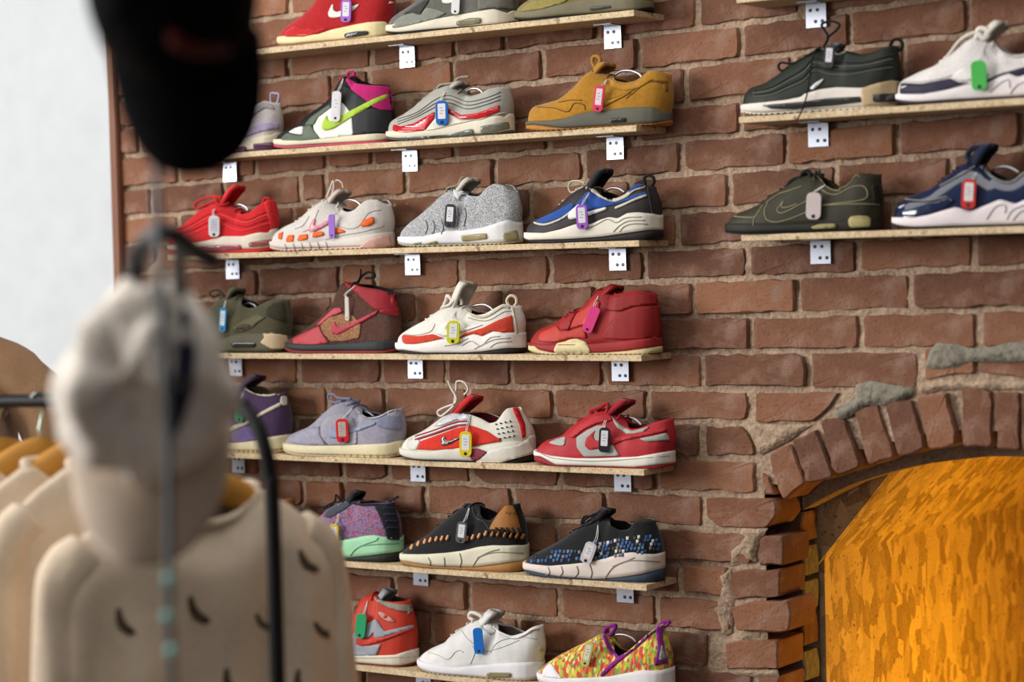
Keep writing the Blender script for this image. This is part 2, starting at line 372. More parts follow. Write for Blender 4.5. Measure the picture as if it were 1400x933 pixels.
MJ = 0.0054
for c, px in JX.items():
    i = NUP+c
    if i < 1 or i >= len(zR): continue
    Xs = [joint_X(c, u) for u in px]
    while Xs[0] > WALL_X0+0.02: Xs.insert(0, Xs[0]-0.232*random.uniform(0.96, 1.04))
    right_end = WALL_X1
    if c == 11: right_end = None
    if c >= 12: right_end = None
    if right_end is not None:
        while Xs[-1] < right_end-0.05: Xs.append(Xs[-1]+0.236)
    for a, b in zip(Xs[:-1], Xs[1:]):
        a2 = max(a, WALL_X0); b2 = min(b, WALL_X1)
        if b2-a2 < 0.03: continue
        if c == 10 and a2 > onY(1250, 500).x: continue     # replaced by the cut bricks over the arch
        g = random.uniform(0.8, 1.35)
        xa, xb = a2+MJ*g, b2-MJ*random.uniform(0.8, 1.3)
        poly = [(xa, joint_z(i, xa)+MJ*random.uniform(.8, 1.2)), (xb, joint_z(i, xb)+MJ*random.uniform(.8, 1.2)), (xb, joint_z(i-1, xb)-MJ*random.uniform(.8, 1.2)), (xa, joint_z(i-1, xa)-MJ*random.uniform(.8, 1.2))]
        if random.random() < 0.14:                          # a broken corner
            k = random.choice((0, 1)); q = poly[k]; sx = 1 if k == 0 else -1
            cut = random.uniform(0.012, 0.03)
            pts = [(q[0], q[1]+cut*0.6), (q[0]+sx*cut, q[1])]
            poly[k:k+1] = pts if k == 0 else pts[::-1]
        brick_obj(poly, parent=WALL)

def pxpoly(key, pts, y=0.0):
    return [(p.x, p.z) for p in (onY(u, v, y) for u, v in K(key, pts))]
# bricks cut to fit around the arch and at the jamb of the opening
CUT = [('E3', [(850, 268), (1385, 268), (1335, 345), (1290, 395), (1225, 448), (850, 450)]),
       ('E3', [(533, 480), (765, 480), (800, 520), (838, 600), (845, 668), (533, 665)]),
       ('D4', [(762, 640), (1085, 640), (1085, 800), (980, 800), (900, 815), (765, 840)]),
       ('D4', [(1100, 640), (1500, 645), (1500, 835), (1300, 815), (1100, 790)]),
       ('E3', [(890, 775), (935, 800), (975, 920), (900, 915)]),
       ('F3', [(535, 290), (975, 290), (988, 340), (985, 400), (930, 475), (620, 470), (540, 400)]),
       ('F3', [(885, 545), (915, 528), (1035, 528), (1035, 715), (880, 715), (872, 640)]),
       ('F3', [(700, 765), (760, 745), (1015, 740), (1015, 915), (860, 920), (720, 935), (700, 870)]),
       ('G3', [(715, 455), (800, 425), (1080, 405), (1098, 500), (1085, 600), (1030, 612), (745, 600)]),
       ('G3', [(660, 690), (760, 668), (1000, 668), (1000, 850), (665, 850)]),
       ('G3', [(870, 905), (1000, 900), (1005, 1085), (870, 1090)]),
       ('G3', [(655, 1120), (1000, 1120), (1000, 1290), (655, 1290)]),
       ('G3', [(760, 1320), (1000, 1320), (1000, 1490), (760, 1490)])]
for n, (k, p) in enumerate(CUT):
    brick_obj(pxpoly(k, p), parent=WALL, depth=0.104, y=(-0.012 if n == 8 else -0.004 if n in (6, 7) else None), rnd=0.004)
# mirrored jamb on the far side of the opening (beyond the frame)
for k in range(9):
    z1 = 1.27-0.069*k
    xa = JAMB_R+random.uniform(-0.01, 0.012); brick_obj([(xa, z1-0.06), (WALL_X1, z1-0.06), (WALL_X1, z1), (xa, z1)], parent=WALL, depth=0.115)
VOUS = [('X', [(1052, 622), (1081, 606), (1092, 632), (1101, 661), (1072, 685), (1060, 655)]), ('X', [(1085, 602), (1117, 587), (1130, 618), (1141, 652), (1104, 661), (1094, 630)]),
        ('X', [(1124, 573), (1157, 574), (1170, 605), (1180, 638), (1150, 650), (1140, 640)]), ('X', [(1168, 562), (1201, 554), (1213, 590), (1223, 626), (1188, 638), (1178, 600)]),
        ('X', [(1211, 552), (1248, 547), (1258, 580), (1266, 614), (1230, 626), (1221, 590)]), ('X', [(1256, 543), (1296, 537), (1305, 570), (1311, 609), (1273, 615), (1264, 580)]),
        ('X', [(1315, 531), (1356, 534), (1357, 570), (1357, 612), (1317, 611), (1316, 570)]), ('X', [(1361, 536), (1395, 537), (1396, 575), (1396, 616), (1365, 614), (1363, 575)])]
vp = []
for k, p in VOUS: vp.append([(q.x, q.z) for q in (onY(u, v) for u, v in p)])
v8 = vp[7]
for p in vp[:5]: vp.append([(2*ax-x+0.012, z) for x, z in p][::-1])
m5 = vp[-1]; mT = min((q for q in m5 if q[1] > v8[2][1]), key=lambda q: q[0]); mB = min((q for q in m5 if q[1] <= v8[2][1]), key=lambda q: q[0])
if mT[0]-v8[1][0] > 0.03:                                    # keystone side: fill up to the mirrored half with bricks of like width
    nb_ = max(1, round((mT[0]-v8[1][0])/0.058)); g_ = 0.008
    for i in range(nb_):
        fa = i/nb_; fb = (i+1)/nb_
        tx_ = lambda f: (v8[1][0]+(mT[0]-v8[1][0])*f, v8[1][1]+(mT[1]-v8[1][1])*f); bx_ = lambda f: (v8[3][0]+(mB[0]-v8[3][0])*f, v8[3][1]+(mB[1]-v8[3][1])*f)
        a_, b_2, c_, d_ = tx_(fa), tx_(fb), bx_(fb), bx_(fa)
        vp.append([(a_[0]+g_/2, a_[1]), (b_2[0]-g_/2, b_2[1]), (c_[0]-g_/2, c_[1]), (d_[0]+g_/2, d_[1])])
for n, p in enumerate(vp):
    o = brick_obj(p, 'arch_brick', y=-0.004-0.004*(n % 3), depth=0.115, parent=WALL, rnd=0.006)
# mortar and grey cement slapped over the arch
def lump(name, poly, y, h, mt, seed):
    """rough, domed patch of mortar"""
    P = [Vector(q) for q in poly]; bmn = []
    xs = [p.x for p in P]; zs = [p.y for p in P]; st = 0.006
    pts = list(P); edges = [(i, (i+1) % len(P)) for i in range(len(P))]
    x = min(xs)
    def inside(x, z):
        c = False; n = len(P)
        for i in range(n):
            a, b = P[i], P[i-1]
            if (a.y > z) != (b.y > z) and x < (b.x-a.x)*(z-a.y)/(b.y-a.y)+a.x: c = not c
        return c
    def dist(q):
        d = 9
        for i in range(len(P)):
            a, b = P[i-1], P[i]; t = max(0, min(1, (q-a).dot(b-a)/max(1e-9, (b-a).length_squared))); d = min(d, (q-a-(b-a)*t).length)
        return d
    while x < max(xs):
        z = min(zs)
        while z < max(zs):
            if inside(x, z) and dist(Vector((x, z))) > st*0.6: pts.append(Vector((x+random.uniform(-.001, .001), z+random.uniform(-.001, .001))))
            z += st
        x += st
    r = delaunay_2d_cdt(pts, edges, [list(range(len(P)))], 1, 1e-6)
    V = []
    for q in r[0]:
        d = dist(q); k = min(1, d/0.008)
        V.append((q.x, y-h*k*(0.65+0.9*noise.noise((q.x*70+seed, q.y*70, seed)))+0.004*(1-k), q.y))
    o = pyd(name, V, [tuple(f)[::-1] for f in r[2]], mt, WALL, True)
    return o
LUMPS = [('cement_patch', 'E4', [(330, 215), (420, 190), (560, 215), (700, 235), (680, 290), (600, 330), (500, 345), (400, 345), (290, 420), (215, 445), (190, 400), (260, 340), (330, 300)], M_CEMENT),
         ('cement_patch', 'D4', [(800, 650), (850, 600), (950, 610), (1090, 640), (1200, 625), (1300, 600), (1500, 590), (1500, 720), (1300, 725), (1080, 720), (960, 765), (840, 775), (770, 760)], M_CEMENT),
         ('mortar_lump', 'E4', [(705, 270), (740, 205), (860, 185), (960, 180), (1030, 200), (1160, 180), (1330, 195), (1500, 200), (1500, 245), (1200, 250), (1010, 245), (860, 255), (760, 280)], M_MORTAR),
         ('mortar_lump', 'E3', [(790, 480), (850, 465), (1020, 470), (1215, 468), (1150, 510), (1070, 570), (950, 635), (870, 665), (840, 590)], M_MORTAR),
         ('mortar_lump', 'F3', [(760, 470), (930, 480), (880, 560), (850, 640), (860, 690), (690, 720), (680, 620), (740, 560)], M_MORTAR),
         ('mortar_lump', 'G3', [(620, 240), (690, 210), (695, 330), (715, 400), (700, 620), (640, 640), (600, 520), (560, 480), (620, 400)], M_MORTAR),
         ('mortar_lump', 'G3', [(745, 612), (880, 615), (870, 655), (760, 660)], M_MORTAR), ('mortar_lump', 'G3', [(670, 860), (990, 855), (1000, 900), (860, 905), (690, 885)], M_MORTAR)]
for n, (nm, k, p, mt) in enumerate(LUMPS): lump(nm, pxpoly(k, p), -0.006 if nm == 'cement_patch' else -0.001, 0.007, mt, n*3.7)
# rear ring of the arch, seen as a rough band below the front bricks, and the rear of the jamb
def band(name, pts, th, y0, y1, mt, parent):
    V = []; Fc = []; n = len(pts)
    for (x, z) in pts:
        e = noise.noise((x*30, 0, z*30))*0.006
        for (yy, dz) in ((y0, 0), (y0+0.004, -th+e), (y1, -th+e), (y1, 0)): V.append((x+random.uniform(-.002, .002), yy+random.uniform(-.002, .002), z+dz))
    for i in range(n-1):
        for k in range(4): Fc.append((i*4+k, i*4+(k+1) % 4, (i+1)*4+(k+1) % 4, (i+1)*4+k))
    return pyd(name, V, Fc, mt, parent, False)
apts = []
for k in range(41):
    an = math.pi*(0.90-0.80*k/40); x = ax+(AR+0.012)*math.cos(an); z = az+(AR+0.012)*math.sin(an)
    if x > JAMB-0.02 and x < JAMB_R+0.02: apts.append((x, z))
band('arch_backing', apts, 0.036, 0.098, 0.19, M_MORTAR, WALL)
for k in range(10):                                          # pale rear bricks of the jamb, seen past the front ones
    z1 = 1.245-0.068*k
    brick_obj([(JAMB-0.10, z1-0.058), (JAMB-0.004+random.uniform(-.006, .006), z1-0.058), (JAMB-0.004+random.uniform(-.006, .006), z1), (JAMB-0.10, z1)], y=0.110, depth=0.06, parent=WALL, mat_=M_CEMENT if k % 3 else M_BRICK)
# wall below the picture
b = box('wall_back_plinth', WALL_X0, JAMB-0.02, 0.003, 0.12, 0, 0.64, M_MORTAR); b.name = 'trim_2'; b['kind'] = 'structure'
b = box('wall_back_plinth', JAMB_R+0.02, WALL_X1+0.6, 0.003, 0.12, 0, 2.5, M_MORTAR); b.name = 'wall_right'; b['kind'] = 'structure'
# wooden end board of the brick wall, the white wall further back, floor
M_TRIM = mat((122, 78, 56), 'paint')
b = box('trim_1', -0.876, -0.850, -0.014, 0.10, 0, 2.9, M_TRIM, bevel=0.003); b['kind'] = 'structure'
b = box('wall_left', -6.5, -0.70, 0.85, 0.95, 0, 3.4, M_PLASTER); b['kind'] = 'structure'
def mat_floor():
    m, nt, b = node_mat('worn_floor_boards')
    tc = N(nt, 'ShaderNodeTexCoord'); mp = N(nt, 'ShaderNodeMapping'); mp.inputs['Scale'].default_value = (1, 7, 1); nt.links.new(tc.outputs['Object'], mp.inputs[0])
    n1 = N(nt, 'ShaderNodeTexNoise'); n1.inputs['Scale'].default_value = 3; n1.inputs['Detail'].default_value = 6; nt.links.new(mp.outputs[0], n1.inputs['Vector'])
    r = ramp(nt, [(0.3, (0.07, 0.045, 0.03)), (0.7, (0.15, 0.10, 0.065))]); nt.links.new(n1.outputs['Fac'], r.inputs[0]); nt.links.new(r.outputs[0], b.inputs['Base Color'])
    b.inputs['Roughness'].default_value = 0.5
    return m
M_FLOOR = mat_floor()
b = pyd('floor', [(-6.5, -7, 0), (5, -7, 0), (5, 1.4, 0), (-6.5, 1.4, 0)], [(0, 1, 2, 3)], M_FLOOR); b['kind'] = 'structure'

# -- strand board lining of the fireplace
LY = 0.20                                                     # where the lining starts, behind the arch
q0 = onY(1127, 765, LY); q1 = onY(1236, 627, LY)              # the sloped edge
dv = (q1-q0).normalized(); DEEP = 1.15; TH = 0.012
LIN = tag(empty('fireplace_lining', loc=(q0.x, LY, 0)), 'strand board lining glowing orange inside the brick fireplace arch', 'lining')
def slab(name, a, b, c, d, nrm, th, mt, parent, base):
    P = [Vector(p)-base for p in (a, b, c, d)]; n = Vector(nrm)*th
    V = P+[p+n for p in P]
    bm = bmesh.new(); vv = [bm.verts.new(v) for v in V]
    for f in ((0, 1, 2, 3), (7, 6, 5, 4), (0, 4, 5, 1), (1, 5, 6, 2), (2, 6, 7, 3), (3, 7, 4, 0)): bm.faces.new([vv[i] for i in f])
    bmesh.ops.recalc_face_normals(bm, faces=bm.faces)
    return from_bm(name, bm, mt, parent)
base = Vector((q0.x, LY, 0)); D_ = Vector((0, DEEP, 0))
slab('side_panel', (q0.x, LY, 0), (q0.x, LY+DEEP, 0), (q0.x, LY+DEEP, q0.z), (q0.x, LY, q0.z), (-1, 0, 0), TH, M_OSBL, LIN, base)
top = q0+dv*((1.52-q0.z)/dv.z)
slab('sloped_panel', q0, q0+D_, top+D_, top, Vector((-dv.z, 0, dv.x)), TH, M_OSBL, LIN, base)
xr = 2*ax-q0.x
slab('side_panel', (xr, LY, 0), (xr, LY+DEEP, 0), (xr, LY+DEEP, 1.6), (xr, LY, 1.6), (1, 0, 0), TH, M_OSBL, LIN, base)
slab('top_panel', (top.x, LY, top.z), (top.x, LY+DEEP, top.z), (xr, LY+DEEP, top.z), (xr, LY, top.z), (0, 0, 1), TH, M_OSBL, LIN, base)
slab('back_panel', (q0.x, LY+DEEP, 0), (xr, LY+DEEP, 0), (xr, LY+DEEP, 1.6), (q0.x, LY+DEEP, 1.6), (0, 1, 0), TH, M_OSBL, LIN, base)
lo = q0-dv*0.05
slab('fascia_panel', (lo.x-0.001, LY-0.012, lo.z), (top.x, LY-0.012, top.z), (lo.x-0.25, LY-0.012, top.z), (lo.x-0.25, LY-0.012, lo.z), (0, 1, 0), 0.012, M_OSBL, LIN, base)
slab('blocking_panel', (q0.x-0.25, LY+0.03, 0), (q0.x-TH, LY+0.03, 0), (q0.x-TH, LY+0.03, q0.z), (q0.x-0.25, LY+0.03, q0.z), (0, 1, 0), 0.01, M_OSBL, LIN, base)
# nail heads and a pencilled crease are left to the material; an orange lamp stands inside
LAMP = tag(empty('orange_lamp', loc=(xr-0.16, LY+0.42, 0)), 'orange floodlight standing inside the boarded fireplace', 'lamp')
M_BLK = mat((22, 22, 24), 'plastic')
def mat_emit(name, col, s):
    m, nt, b = node_mat(name); b.inputs['Emission Color'].default_value = tuple(col)+(1,); b.inputs['Emission Strength'].default_value = s
    b.inputs['Base Color'].default_value = tuple(col)+(1,)
    return m
o = box('base', -0.10, 0.10, -0.10, 0.10, 0, 0.03, M_BLK, LAMP, 0.006)
tube('pole', [(0, 0, 0.03), (0, 0, 0.62)], 0.014, M_BLK, LAMP)
o = box('housing', -0.02, 0.05, -0.13, 0.13, 0.60, 0.84, M_BLK, LAMP, 0.008)
o = box('lens', -0.026, -0.0205, -0.115, 0.115, 0.62, 0.82, mat_emit('orange_lens', (1.0, 0.36, 0.02), 3.0), LAMP)
ld = bpy.data.lights.new('orange_light', 'AREA'); ld.shape = 'RECTANGLE'; ld.size = 0.2; ld.size_y = 0.2; ld.energy = 7.5; ld.color = (1.0, 0.47, 0.004)
lo_ = bpy.data.objects.new('orange_light', ld); COL.objects.link(lo_); lo_.parent = LAMP; lo_.location = (-0.035, 0, 0.72); lo_.rotation_euler = (0, math.radians(90), 0)

# -- shelves
SH_D, SH_T = 0.11, 0.0115
ROWS = {1: 2.1518, 2: 1.935, 3: 1.7177, 4: 1.5, 5: 1.2824, 6: 1.0623, 7: 0.8455, 11: 2.1556, 12: 1.9372, 13: 1.7217}
def shelf_top(r): return ROWS[r]+0.045+SH_T
M_SCREW = mat((60, 62, 70), 'metal'); M_HOLE = mat((30, 30, 36), 'plastic')
SHELF_LBL = {1: 'left bank strand board shelf, topmost, under the red, grey and olive sneakers', 2: 'left bank strand board shelf under the mustard suede sneaker', 3: 'left bank strand board shelf under the bright red and blue running shoes',
             4: 'left bank strand board shelf under the red ankle-strap trainer', 5: 'left bank strand board shelf under the lilac grey and red-grey low sneakers', 6: 'left bank strand board shelf under the woven sneakers',
             7: 'left bank strand board shelf, lowest, under the plain white and floral shoes', 11: 'right bank strand board shelf, topmost, with nothing on it in view', 12: 'right bank strand board shelf under the black and the white-navy running shoes',
             13: 'right bank strand board shelf under the dark olive and navy shoes'}
def bracket(parent, X, under, hw):
    bm = bmesh.new(); t = 0.002
    yo = -0.0055
    box_bm(bm, X-hw, X+hw, yo-t, yo, -0.045, 0); box_bm(bm, X-hw, X+hw, -0.045, yo-t, -t, 0)
    o = from_bm('bracket', bm, M_STEEL, parent)
    for (dx, dz) in ((-0.55, -0.013), (0.15, -0.013), (-0.05, -0.034), (0.62, -0.034)):
        n = 10; V = []; xx = X+dx*hw
        for yy, rr in ((yo-t-0.0012, 0.0030), (yo-t+0.0002, 0.0036)):
            for k in range(n): V.append((xx+rr*math.cos(2*math.pi*k/n), yy, dz+rr*math.sin(2*math.pi*k/n)))
        Fc = [tuple(range(n))]+[(k, n+k, n+(k+1) % n, (k+1) % n) for k in range(n)]
        pyd('screw', V, Fc, M_SCREW if dx == -0.55 else M_HOLE, o)
    return o
for r, zb in ROWS.items():
    x0, x1 = (-0.607, 0.620) if r < 10 else (0.8387, 1.60)
    und = zb+0.045
    S = tag(empty('wall_shelf', loc=(0, 0, und)), SHELF_LBL[r], 'shelf', 'strand board wall shelves')
    box('board', x0, x1, -SH_D, 0.0015, 0, SH_T, M_OSB, S, 0.0008)
    cols = (-0.5074, 0.0, 0.507) if r < 10 else (0.9475, 1.44)
    for cx_ in cols: bracket(S, cx_, und, 0.0195 if r < 10 else 0.0205)
# ================================================================ sneakers
def sstep(a, b, x):
    t = max(0.0, min(1.0, (x-a)/(b-a))); return t*t*(3-2*t)
PLAN_X = [0, .008, .025, .06, .12, .2, .3, .42, .55, .68, .8, .88, .93, .965, .99, 1.0]
PLAN_W = [0, .30, .53, .73, .885, .97, 1.0, .965, .885, .81, .775, .72, .62, .46, .24, 0]
def curve_fn(pts, smooth=2):
    pts = sorted(pts); xs = np.array([p[0] for p in pts]); zs = np.array([p[1] for p in pts])
    gx = np.linspace(xs[0], xs[-1], 160); gz = np.interp(gx, xs, zs)
    for _ in range(smooth):
        g2 = gz.copy(); g2[1:-1] = 0.25*gz[:-2]+0.5*gz[1:-1]+0.25*gz[2:]; gz = g2
    return lambda x: float(np.interp(x, gx, gz))
SHOES = []
class Shoe:
    def __init__(s, name, label, row, toe, heel, prof, collar, sole, yaw=2.0, W=0.047, ycen=-0.060, out=0.006, **kw):
        s.kw = kw; s.name = name; s.row = row
        zt = shelf_top(row); s.zt = zt; psi = math.radians(yaw)
        ymid = (sum(p[1] for p in sole)/len(sole))
        xm = 0.5*(onY(toe, ymid, ycen).x+onY(heel, ymid, ycen).x)
        c = Vector((xm, ycen, zt)); ex = Vector((math.cos(psi), math.sin(psi), 0)); ey = Vector((-math.sin(psi), math.cos(psi), 0))
        def hit(u, v):
            d = ray(u, v); t = (c-CAM).dot(ey)/d.dot(ey); return (CAM+d*t-c).dot(ex)
        a = hit(toe, ymid); b = hit(heel, ymid)
        s.L = L = (b-a)-0.004
        o = c+ex*a
        s.M = Matrix(((ex.x, ey.x, 0, o.x), (ex.y, ey.y, 0, o.y), (0, 0, 1, zt), (0, 0, 0, 1))); s.Mi = s.M.inverted()
        s.W = W*L/0.285
        s.root = empty(name, s.M); tag(s.root, label, 'sneaker', 'sneakers on the wall shelves')
        P = [s.loc(u, v, 0) for u, v in prof]; Cn = [s.loc(u, v, -0.024) for u, v in collar]; So = [s.loc(u, v, -s.W*0.93) for u, v in sole]
        So = [(min(max(x, 0.0), L), max(z, 0.017)) for x, z in So]
        So[0] = (0.0, max(So[0][1], 0.023)); So[1] = (So[1][0], max(So[1][1], 0.020)); So.append((L, So[-1][1])); So.insert(0, (-0.01, So[0][1]))
        s.S = curve_fn(So, 1)
        zs = s.S(L); xt, zt_ = Cn[-1]
        lean = max(-0.1, min(0.45, (L-0.010-xt)/max(0.02, zt_-zs))) if kw.get('lean') is None else kw['lean']
        s.lean = lean; s.zs = zs
        T = [(max(0.0, x), z) for x, z in P]
        T[0] = (0.0, T[0][1])
        for x, z in Cn:
            xx = x
            for _ in range(3): xx = x+lean*max(0, z-zs)*sstep(.68*L, L, xx)
            T.append((min(xx, L), z))
        s.xo = Cn[0][0]
        T.append((L, T[-1][1]))
        s.T = curve_fn(T, 3)
        s.out = out
        s.build()
    def w2l(s, u, v):
        o = s.Mi @ CAM; d = s.Mi.to_3x3() @ ray(u, v); return o, d
    def loc(s, u, v, y):
        o, d = s.w2l(u, v); t = (y-o.y)/d.y; p = o+d*t; return (p.x, p.z)
    def loc3(s, u, v, y):
        o, d = s.w2l(u, v); t = (y-o.y)/d.y; return o+d*t
    def plan(s, x, k=1.0, ext=0.0):
        t = (x+ext)/(s.L+2*ext); return float(np.interp(t, PLAN_X, PLAN_W))*s.W*k
    def cols(s, ext=0.0, n=52):
        out = []
        for i in range(n+1):
            t = i/n; e = 0.5-0.5*math.cos(math.pi*t); out.append(-ext+(s.L+2*ext)*(0.55*e+0.45*t))
        return out
    def shear(s, x, z): return x-s.lean*max(0.0, z-s.zs)*sstep(.68*s.L, s.L, x)
    def build(s):
        kw = s.kw; L = s.L; m = 13
        xs = s.cols(); V = []; Fc = []; nc = len(xs)
        for side in (-1, 1):
            for x in xs:
                w_ = s.plan(x); zb = s.S(x)-0.006; T = max(s.T(x), zb+0.004)
                o = sstep(s.xo-0.002, s.xo+0.022, x)
                wc = min(max(w_-0.007, 0.0), 0.030*s.W/0.047)*o
                for j in range(m+1):
                    v = j/m; a = v*math.pi/2
                    yc = w_*max(0.0, math.cos(a))**0.72; zc = zb+(T-zb)*math.sin(a)**0.88
                    yo = wc+(w_-wc)*(1-v**2.2)+0.002*math.sin(math.pi*v)*min(1, w_/0.02); zo = zb+(T-zb)*v
                    y = yc*(1-o)+yo*o; z = zc*(1-o)+zo*o
                    hl = sstep(.62*L, .97*L, x); y *= 1-0.20*hl*v*v
                    V.append((s.shear(x, z)+0.0045*hl*math.sin(math.pi*min(1, v*1.15)), side*y, z))
        for sd in range(2):
            b0 = sd*nc*(m+1)
            for i in range(nc-1):
                for j in range(m):
                    a = b0+i*(m+1)+j; q = (a, a+m+1, a+m+2, a+1); Fc.append(q if sd == 0 else q[::-1])
        bm = bmesh.new(); vv = [bm.verts.new(v) for v in V]
        for f in Fc: bm.faces.new([vv[i] for i in f])
        bmesh.ops.remove_doubles(bm, verts=bm.verts, dist=0.0004)
        bmesh.ops.dissolve_degenerate(bm, edges=bm.edges, dist=1e-5)
        bm.normal_update()
        me = bpy.data.meshes.new('upper'); bm.to_mesh(me)
        geoV = [v.co.copy() for v in bm.verts]; bm.verts.index_update(); geoF = [[v.index for v in f.verts] for f in bm.faces]; bm.free()
        up = link('upper', me, (kw['upper'], kw.get('lining', mat((28, 26, 28), 'cloth'))), s.root, True)
        so = up.modifiers.new('thickness', 'SOLIDIFY'); so.thickness = 0.0038; so.offset = -1; so.material_offset = 1; so.material_offset_rim = kw.get('rim', 0)
        s.upper = up
        # sole: outsole then midsole
        ext = 0.004
        xs = s.cols(ext, 60)
        spring = kw.get('spring', 0.010); notch = kw.get('notch', 0.0012)
        outf = s.out if callable(s.out) else (lambda x: s.out)
        if isinstance(s.out, list):
            pts = [s.loc(u, v, -s.W) for u, v in s.out]; cf = curve_fn([(-0.02, pts[0][1])]+pts+[(L+.02, pts[-1][1])], 1); outf = lambda x: max(0.004, cf(x)-zbot(x))
        def zbot(x): return spring*max(0, 1-x/(.24*L))**2+0.004*max(0, (x-.92*L)/(.08*L))**2
        s.zbot = zbot
        def wallmesh(name, lo, hi, wk, mt, lev, bulge, teeth=False):
            V = []; Fc = []; nl = lev+1; nc = len(xs)
            for side in (-1, 1):
                for i, x in enumerate(xs):
                    a = lo(x); b = max(hi(x), a+0.002)
                    for j in range(nl):
                        t = j/lev; y = s.plan(x, wk, ext)*(1+bulge*math.sin(math.pi*t)-0.02*t); z = a+(b-a)*t
                        if teeth and j == 0 and i % 2 and 3 < i < nc-4: z += notch
                        V.append((x, side*y, z))
            for sd in range(2):
                b0 = sd*nc*nl
                for i in range(nc-1):
                    for j in range(lev):
                        a = b0+i*nl+j; q = (a, a+nl, a+nl+1, a+1); Fc.append(q if sd == 0 else q[::-1])
            off = nc*nl
            for i in range(nc-1):
                Fc.append((i*nl, off+i*nl, off+(i+1)*nl, (i+1)*nl))
                Fc.append((i*nl+lev, (i+1)*nl+lev, off+(i+1)*nl+lev, off+i*nl+lev))
            bm = bmesh.new(); vv = [bm.verts.new(v) for v in V]
            for f in Fc: bm.faces.new([vv[i] for i in f])
            bmesh.ops.remove_doubles(bm, verts=bm.verts, dist=0.0003); bmesh.ops.dissolve_degenerate(bm, edges=bm.edges, dist=1e-5)
            bmesh.ops.recalc_face_normals(bm, faces=bm.faces); bm.normal_update(); bm.verts.index_update()
            n0 = len(geoV); geoV.extend(v.co.copy() for v in bm.verts); geoF.extend([n0+v.index for v in f.verts] for f in bm.faces)
            o = from_bm(name, bm, mt, s.root, False)
            md = o.data
            for p in md.polygons: p.use_smooth = abs(p.normal.z) < 0.75
            return o
        wallmesh('outsole', zbot, lambda x: zbot(x)+outf(x), 1.055, kw['outsole'], 2, 0.0, True)
        wallmesh('midsole', lambda x: zbot(x)+outf(x)-0.0005, lambda x: s.S(x), 1.09, kw['midsole'], 5, kw.get('bulge', 0.035))
        s.bvh = BVHTree.FromPolygons([tuple(v) for v in geoV], geoF)
        s.off = 0.0007
        SHOES.append(s)
    def surf(s, u, v):
        o, d = s.w2l(u, v); d = d.normalized()
        h, n, i, dist = s.bvh.ray_cast(o, d)
        if h is None or h.y > 0.004:
            t = (-s.W*0.85-o.y)/d.y; q = o+d*t; h, n, i, dist = s.bvh.find_nearest(q)
        if n.y > 0.2: n = -n
        return h, n
    def panel(s, name, mt, key, pts, th=0.0010, label=None, px=None):
        """a piece laid on the near side of the shoe, outline given in the photograph"""
        P = [Vector(p) for p in (K(key, pts) if px is None else px)]
        # densify
        D = []
        n = len(P)
        for i in range(n):
            a, b = P[i], P[(i+1) % n]; k = max(1, int((b-a).length/2.6))
            for j in range(k): D.append(a.lerp(b, j/k))
        # soften the corners
        for _ in range(1 if max(p.x for p in P)-min(p.x for p in P) > 7 else 0): D = [D[i-1]*0.2+D[i]*0.6+D[(i+1) % len(D)]*0.2 for i in range(len(D))]
        E_ = [(i, (i+1) % len(D)) for i in range(len(D))]
        pts2 = list(D); x0 = min(p.x for p in D); x1 = max(p.x for p in D); y0 = min(p.y for p in D); y1 = max(p.y for p in D)
        def ins(x, y):
            c = False
            for i in range(len(D)):
                a, b = D[i], D[i-1]
                if (a.y > y) != (b.y > y) and x < (b.x-a.x)*(y-a.y)/(b.y-a.y)+a.x: c = not c
            return c
        st = 3.4; y = y0+st*.5; row = 0
        while y < y1:
            x = x0+st*(.5 if row % 2 else 1.0)
            while x < x1:
                if ins(x, y) and min((Vector((x, y))-q).length for q in D) > 1.3: pts2.append(Vector((x, y)))
                x += st
            y += st*.87; row += 1
        try: r = delaunay_2d_cdt(pts2, E_, [list(range(len(D)))], 1, 1e-4)
        except Exception: return None
        top = []; bot = []
        for q in r[0]:
            h, nn = s.surf(q.x, q.y); top.append(h+nn*(s.off+th)); bot.append(h-nn*0.0015)
        faces = [tuple(f) for f in r[2]]
        if not faces: return None
        cnt = {}
        for f in faces:
            for i in range(len(f)):
                e = (f[i], f[(i+1) % len(f)]); cnt[tuple(sorted(e))] = cnt.get(tuple(sorted(e)), 0)+1
        V = top+bot; nT = len(top); FF = list(faces)
        for f in faces:
            for i in range(len(f)):
                a, b = f[i], f[(i+1) % len(f)]
                if cnt[tuple(sorted((a, b)))] == 1: FF.append((b, a, nT+a, nT+b))
        bm = bmesh.new(); vv = [bm.verts.new(v) for v in V]
        for f in FF:
            try: bm.faces.new([vv[i] for i in f])
            except ValueError: pass
        bm.normal_update()
        avg = sum((f.normal.y*f.calc_area() for f in list(bm.faces)[:len(faces)]))
        if avg > 0: bmesh.ops.reverse_faces(bm, faces=bm.faces)
        o = from_bm(name, bm, mt, s.root, False)
        for k, p in enumerate(o.data.polygons): p.use_smooth = k < len(faces)
        s.off += 0.00022
        if label: o['label'] = label
        return o
    def line(s, name, mt, key, pts, wpx=1.2, r=None):
        """raised cord or stitched line following the surface"""
        P = [Vector(p) for p in smooth_path([(a, b, 0) for a, b in K(key, pts)], 6)]
        q = [s.surf(p.x, p.y) for p in P]
        V = [h+n*0.0006 for h, n in q]
        rad = r or wpx*0.5/690
        return tube(name, V, rad, mt, s.root, 6)
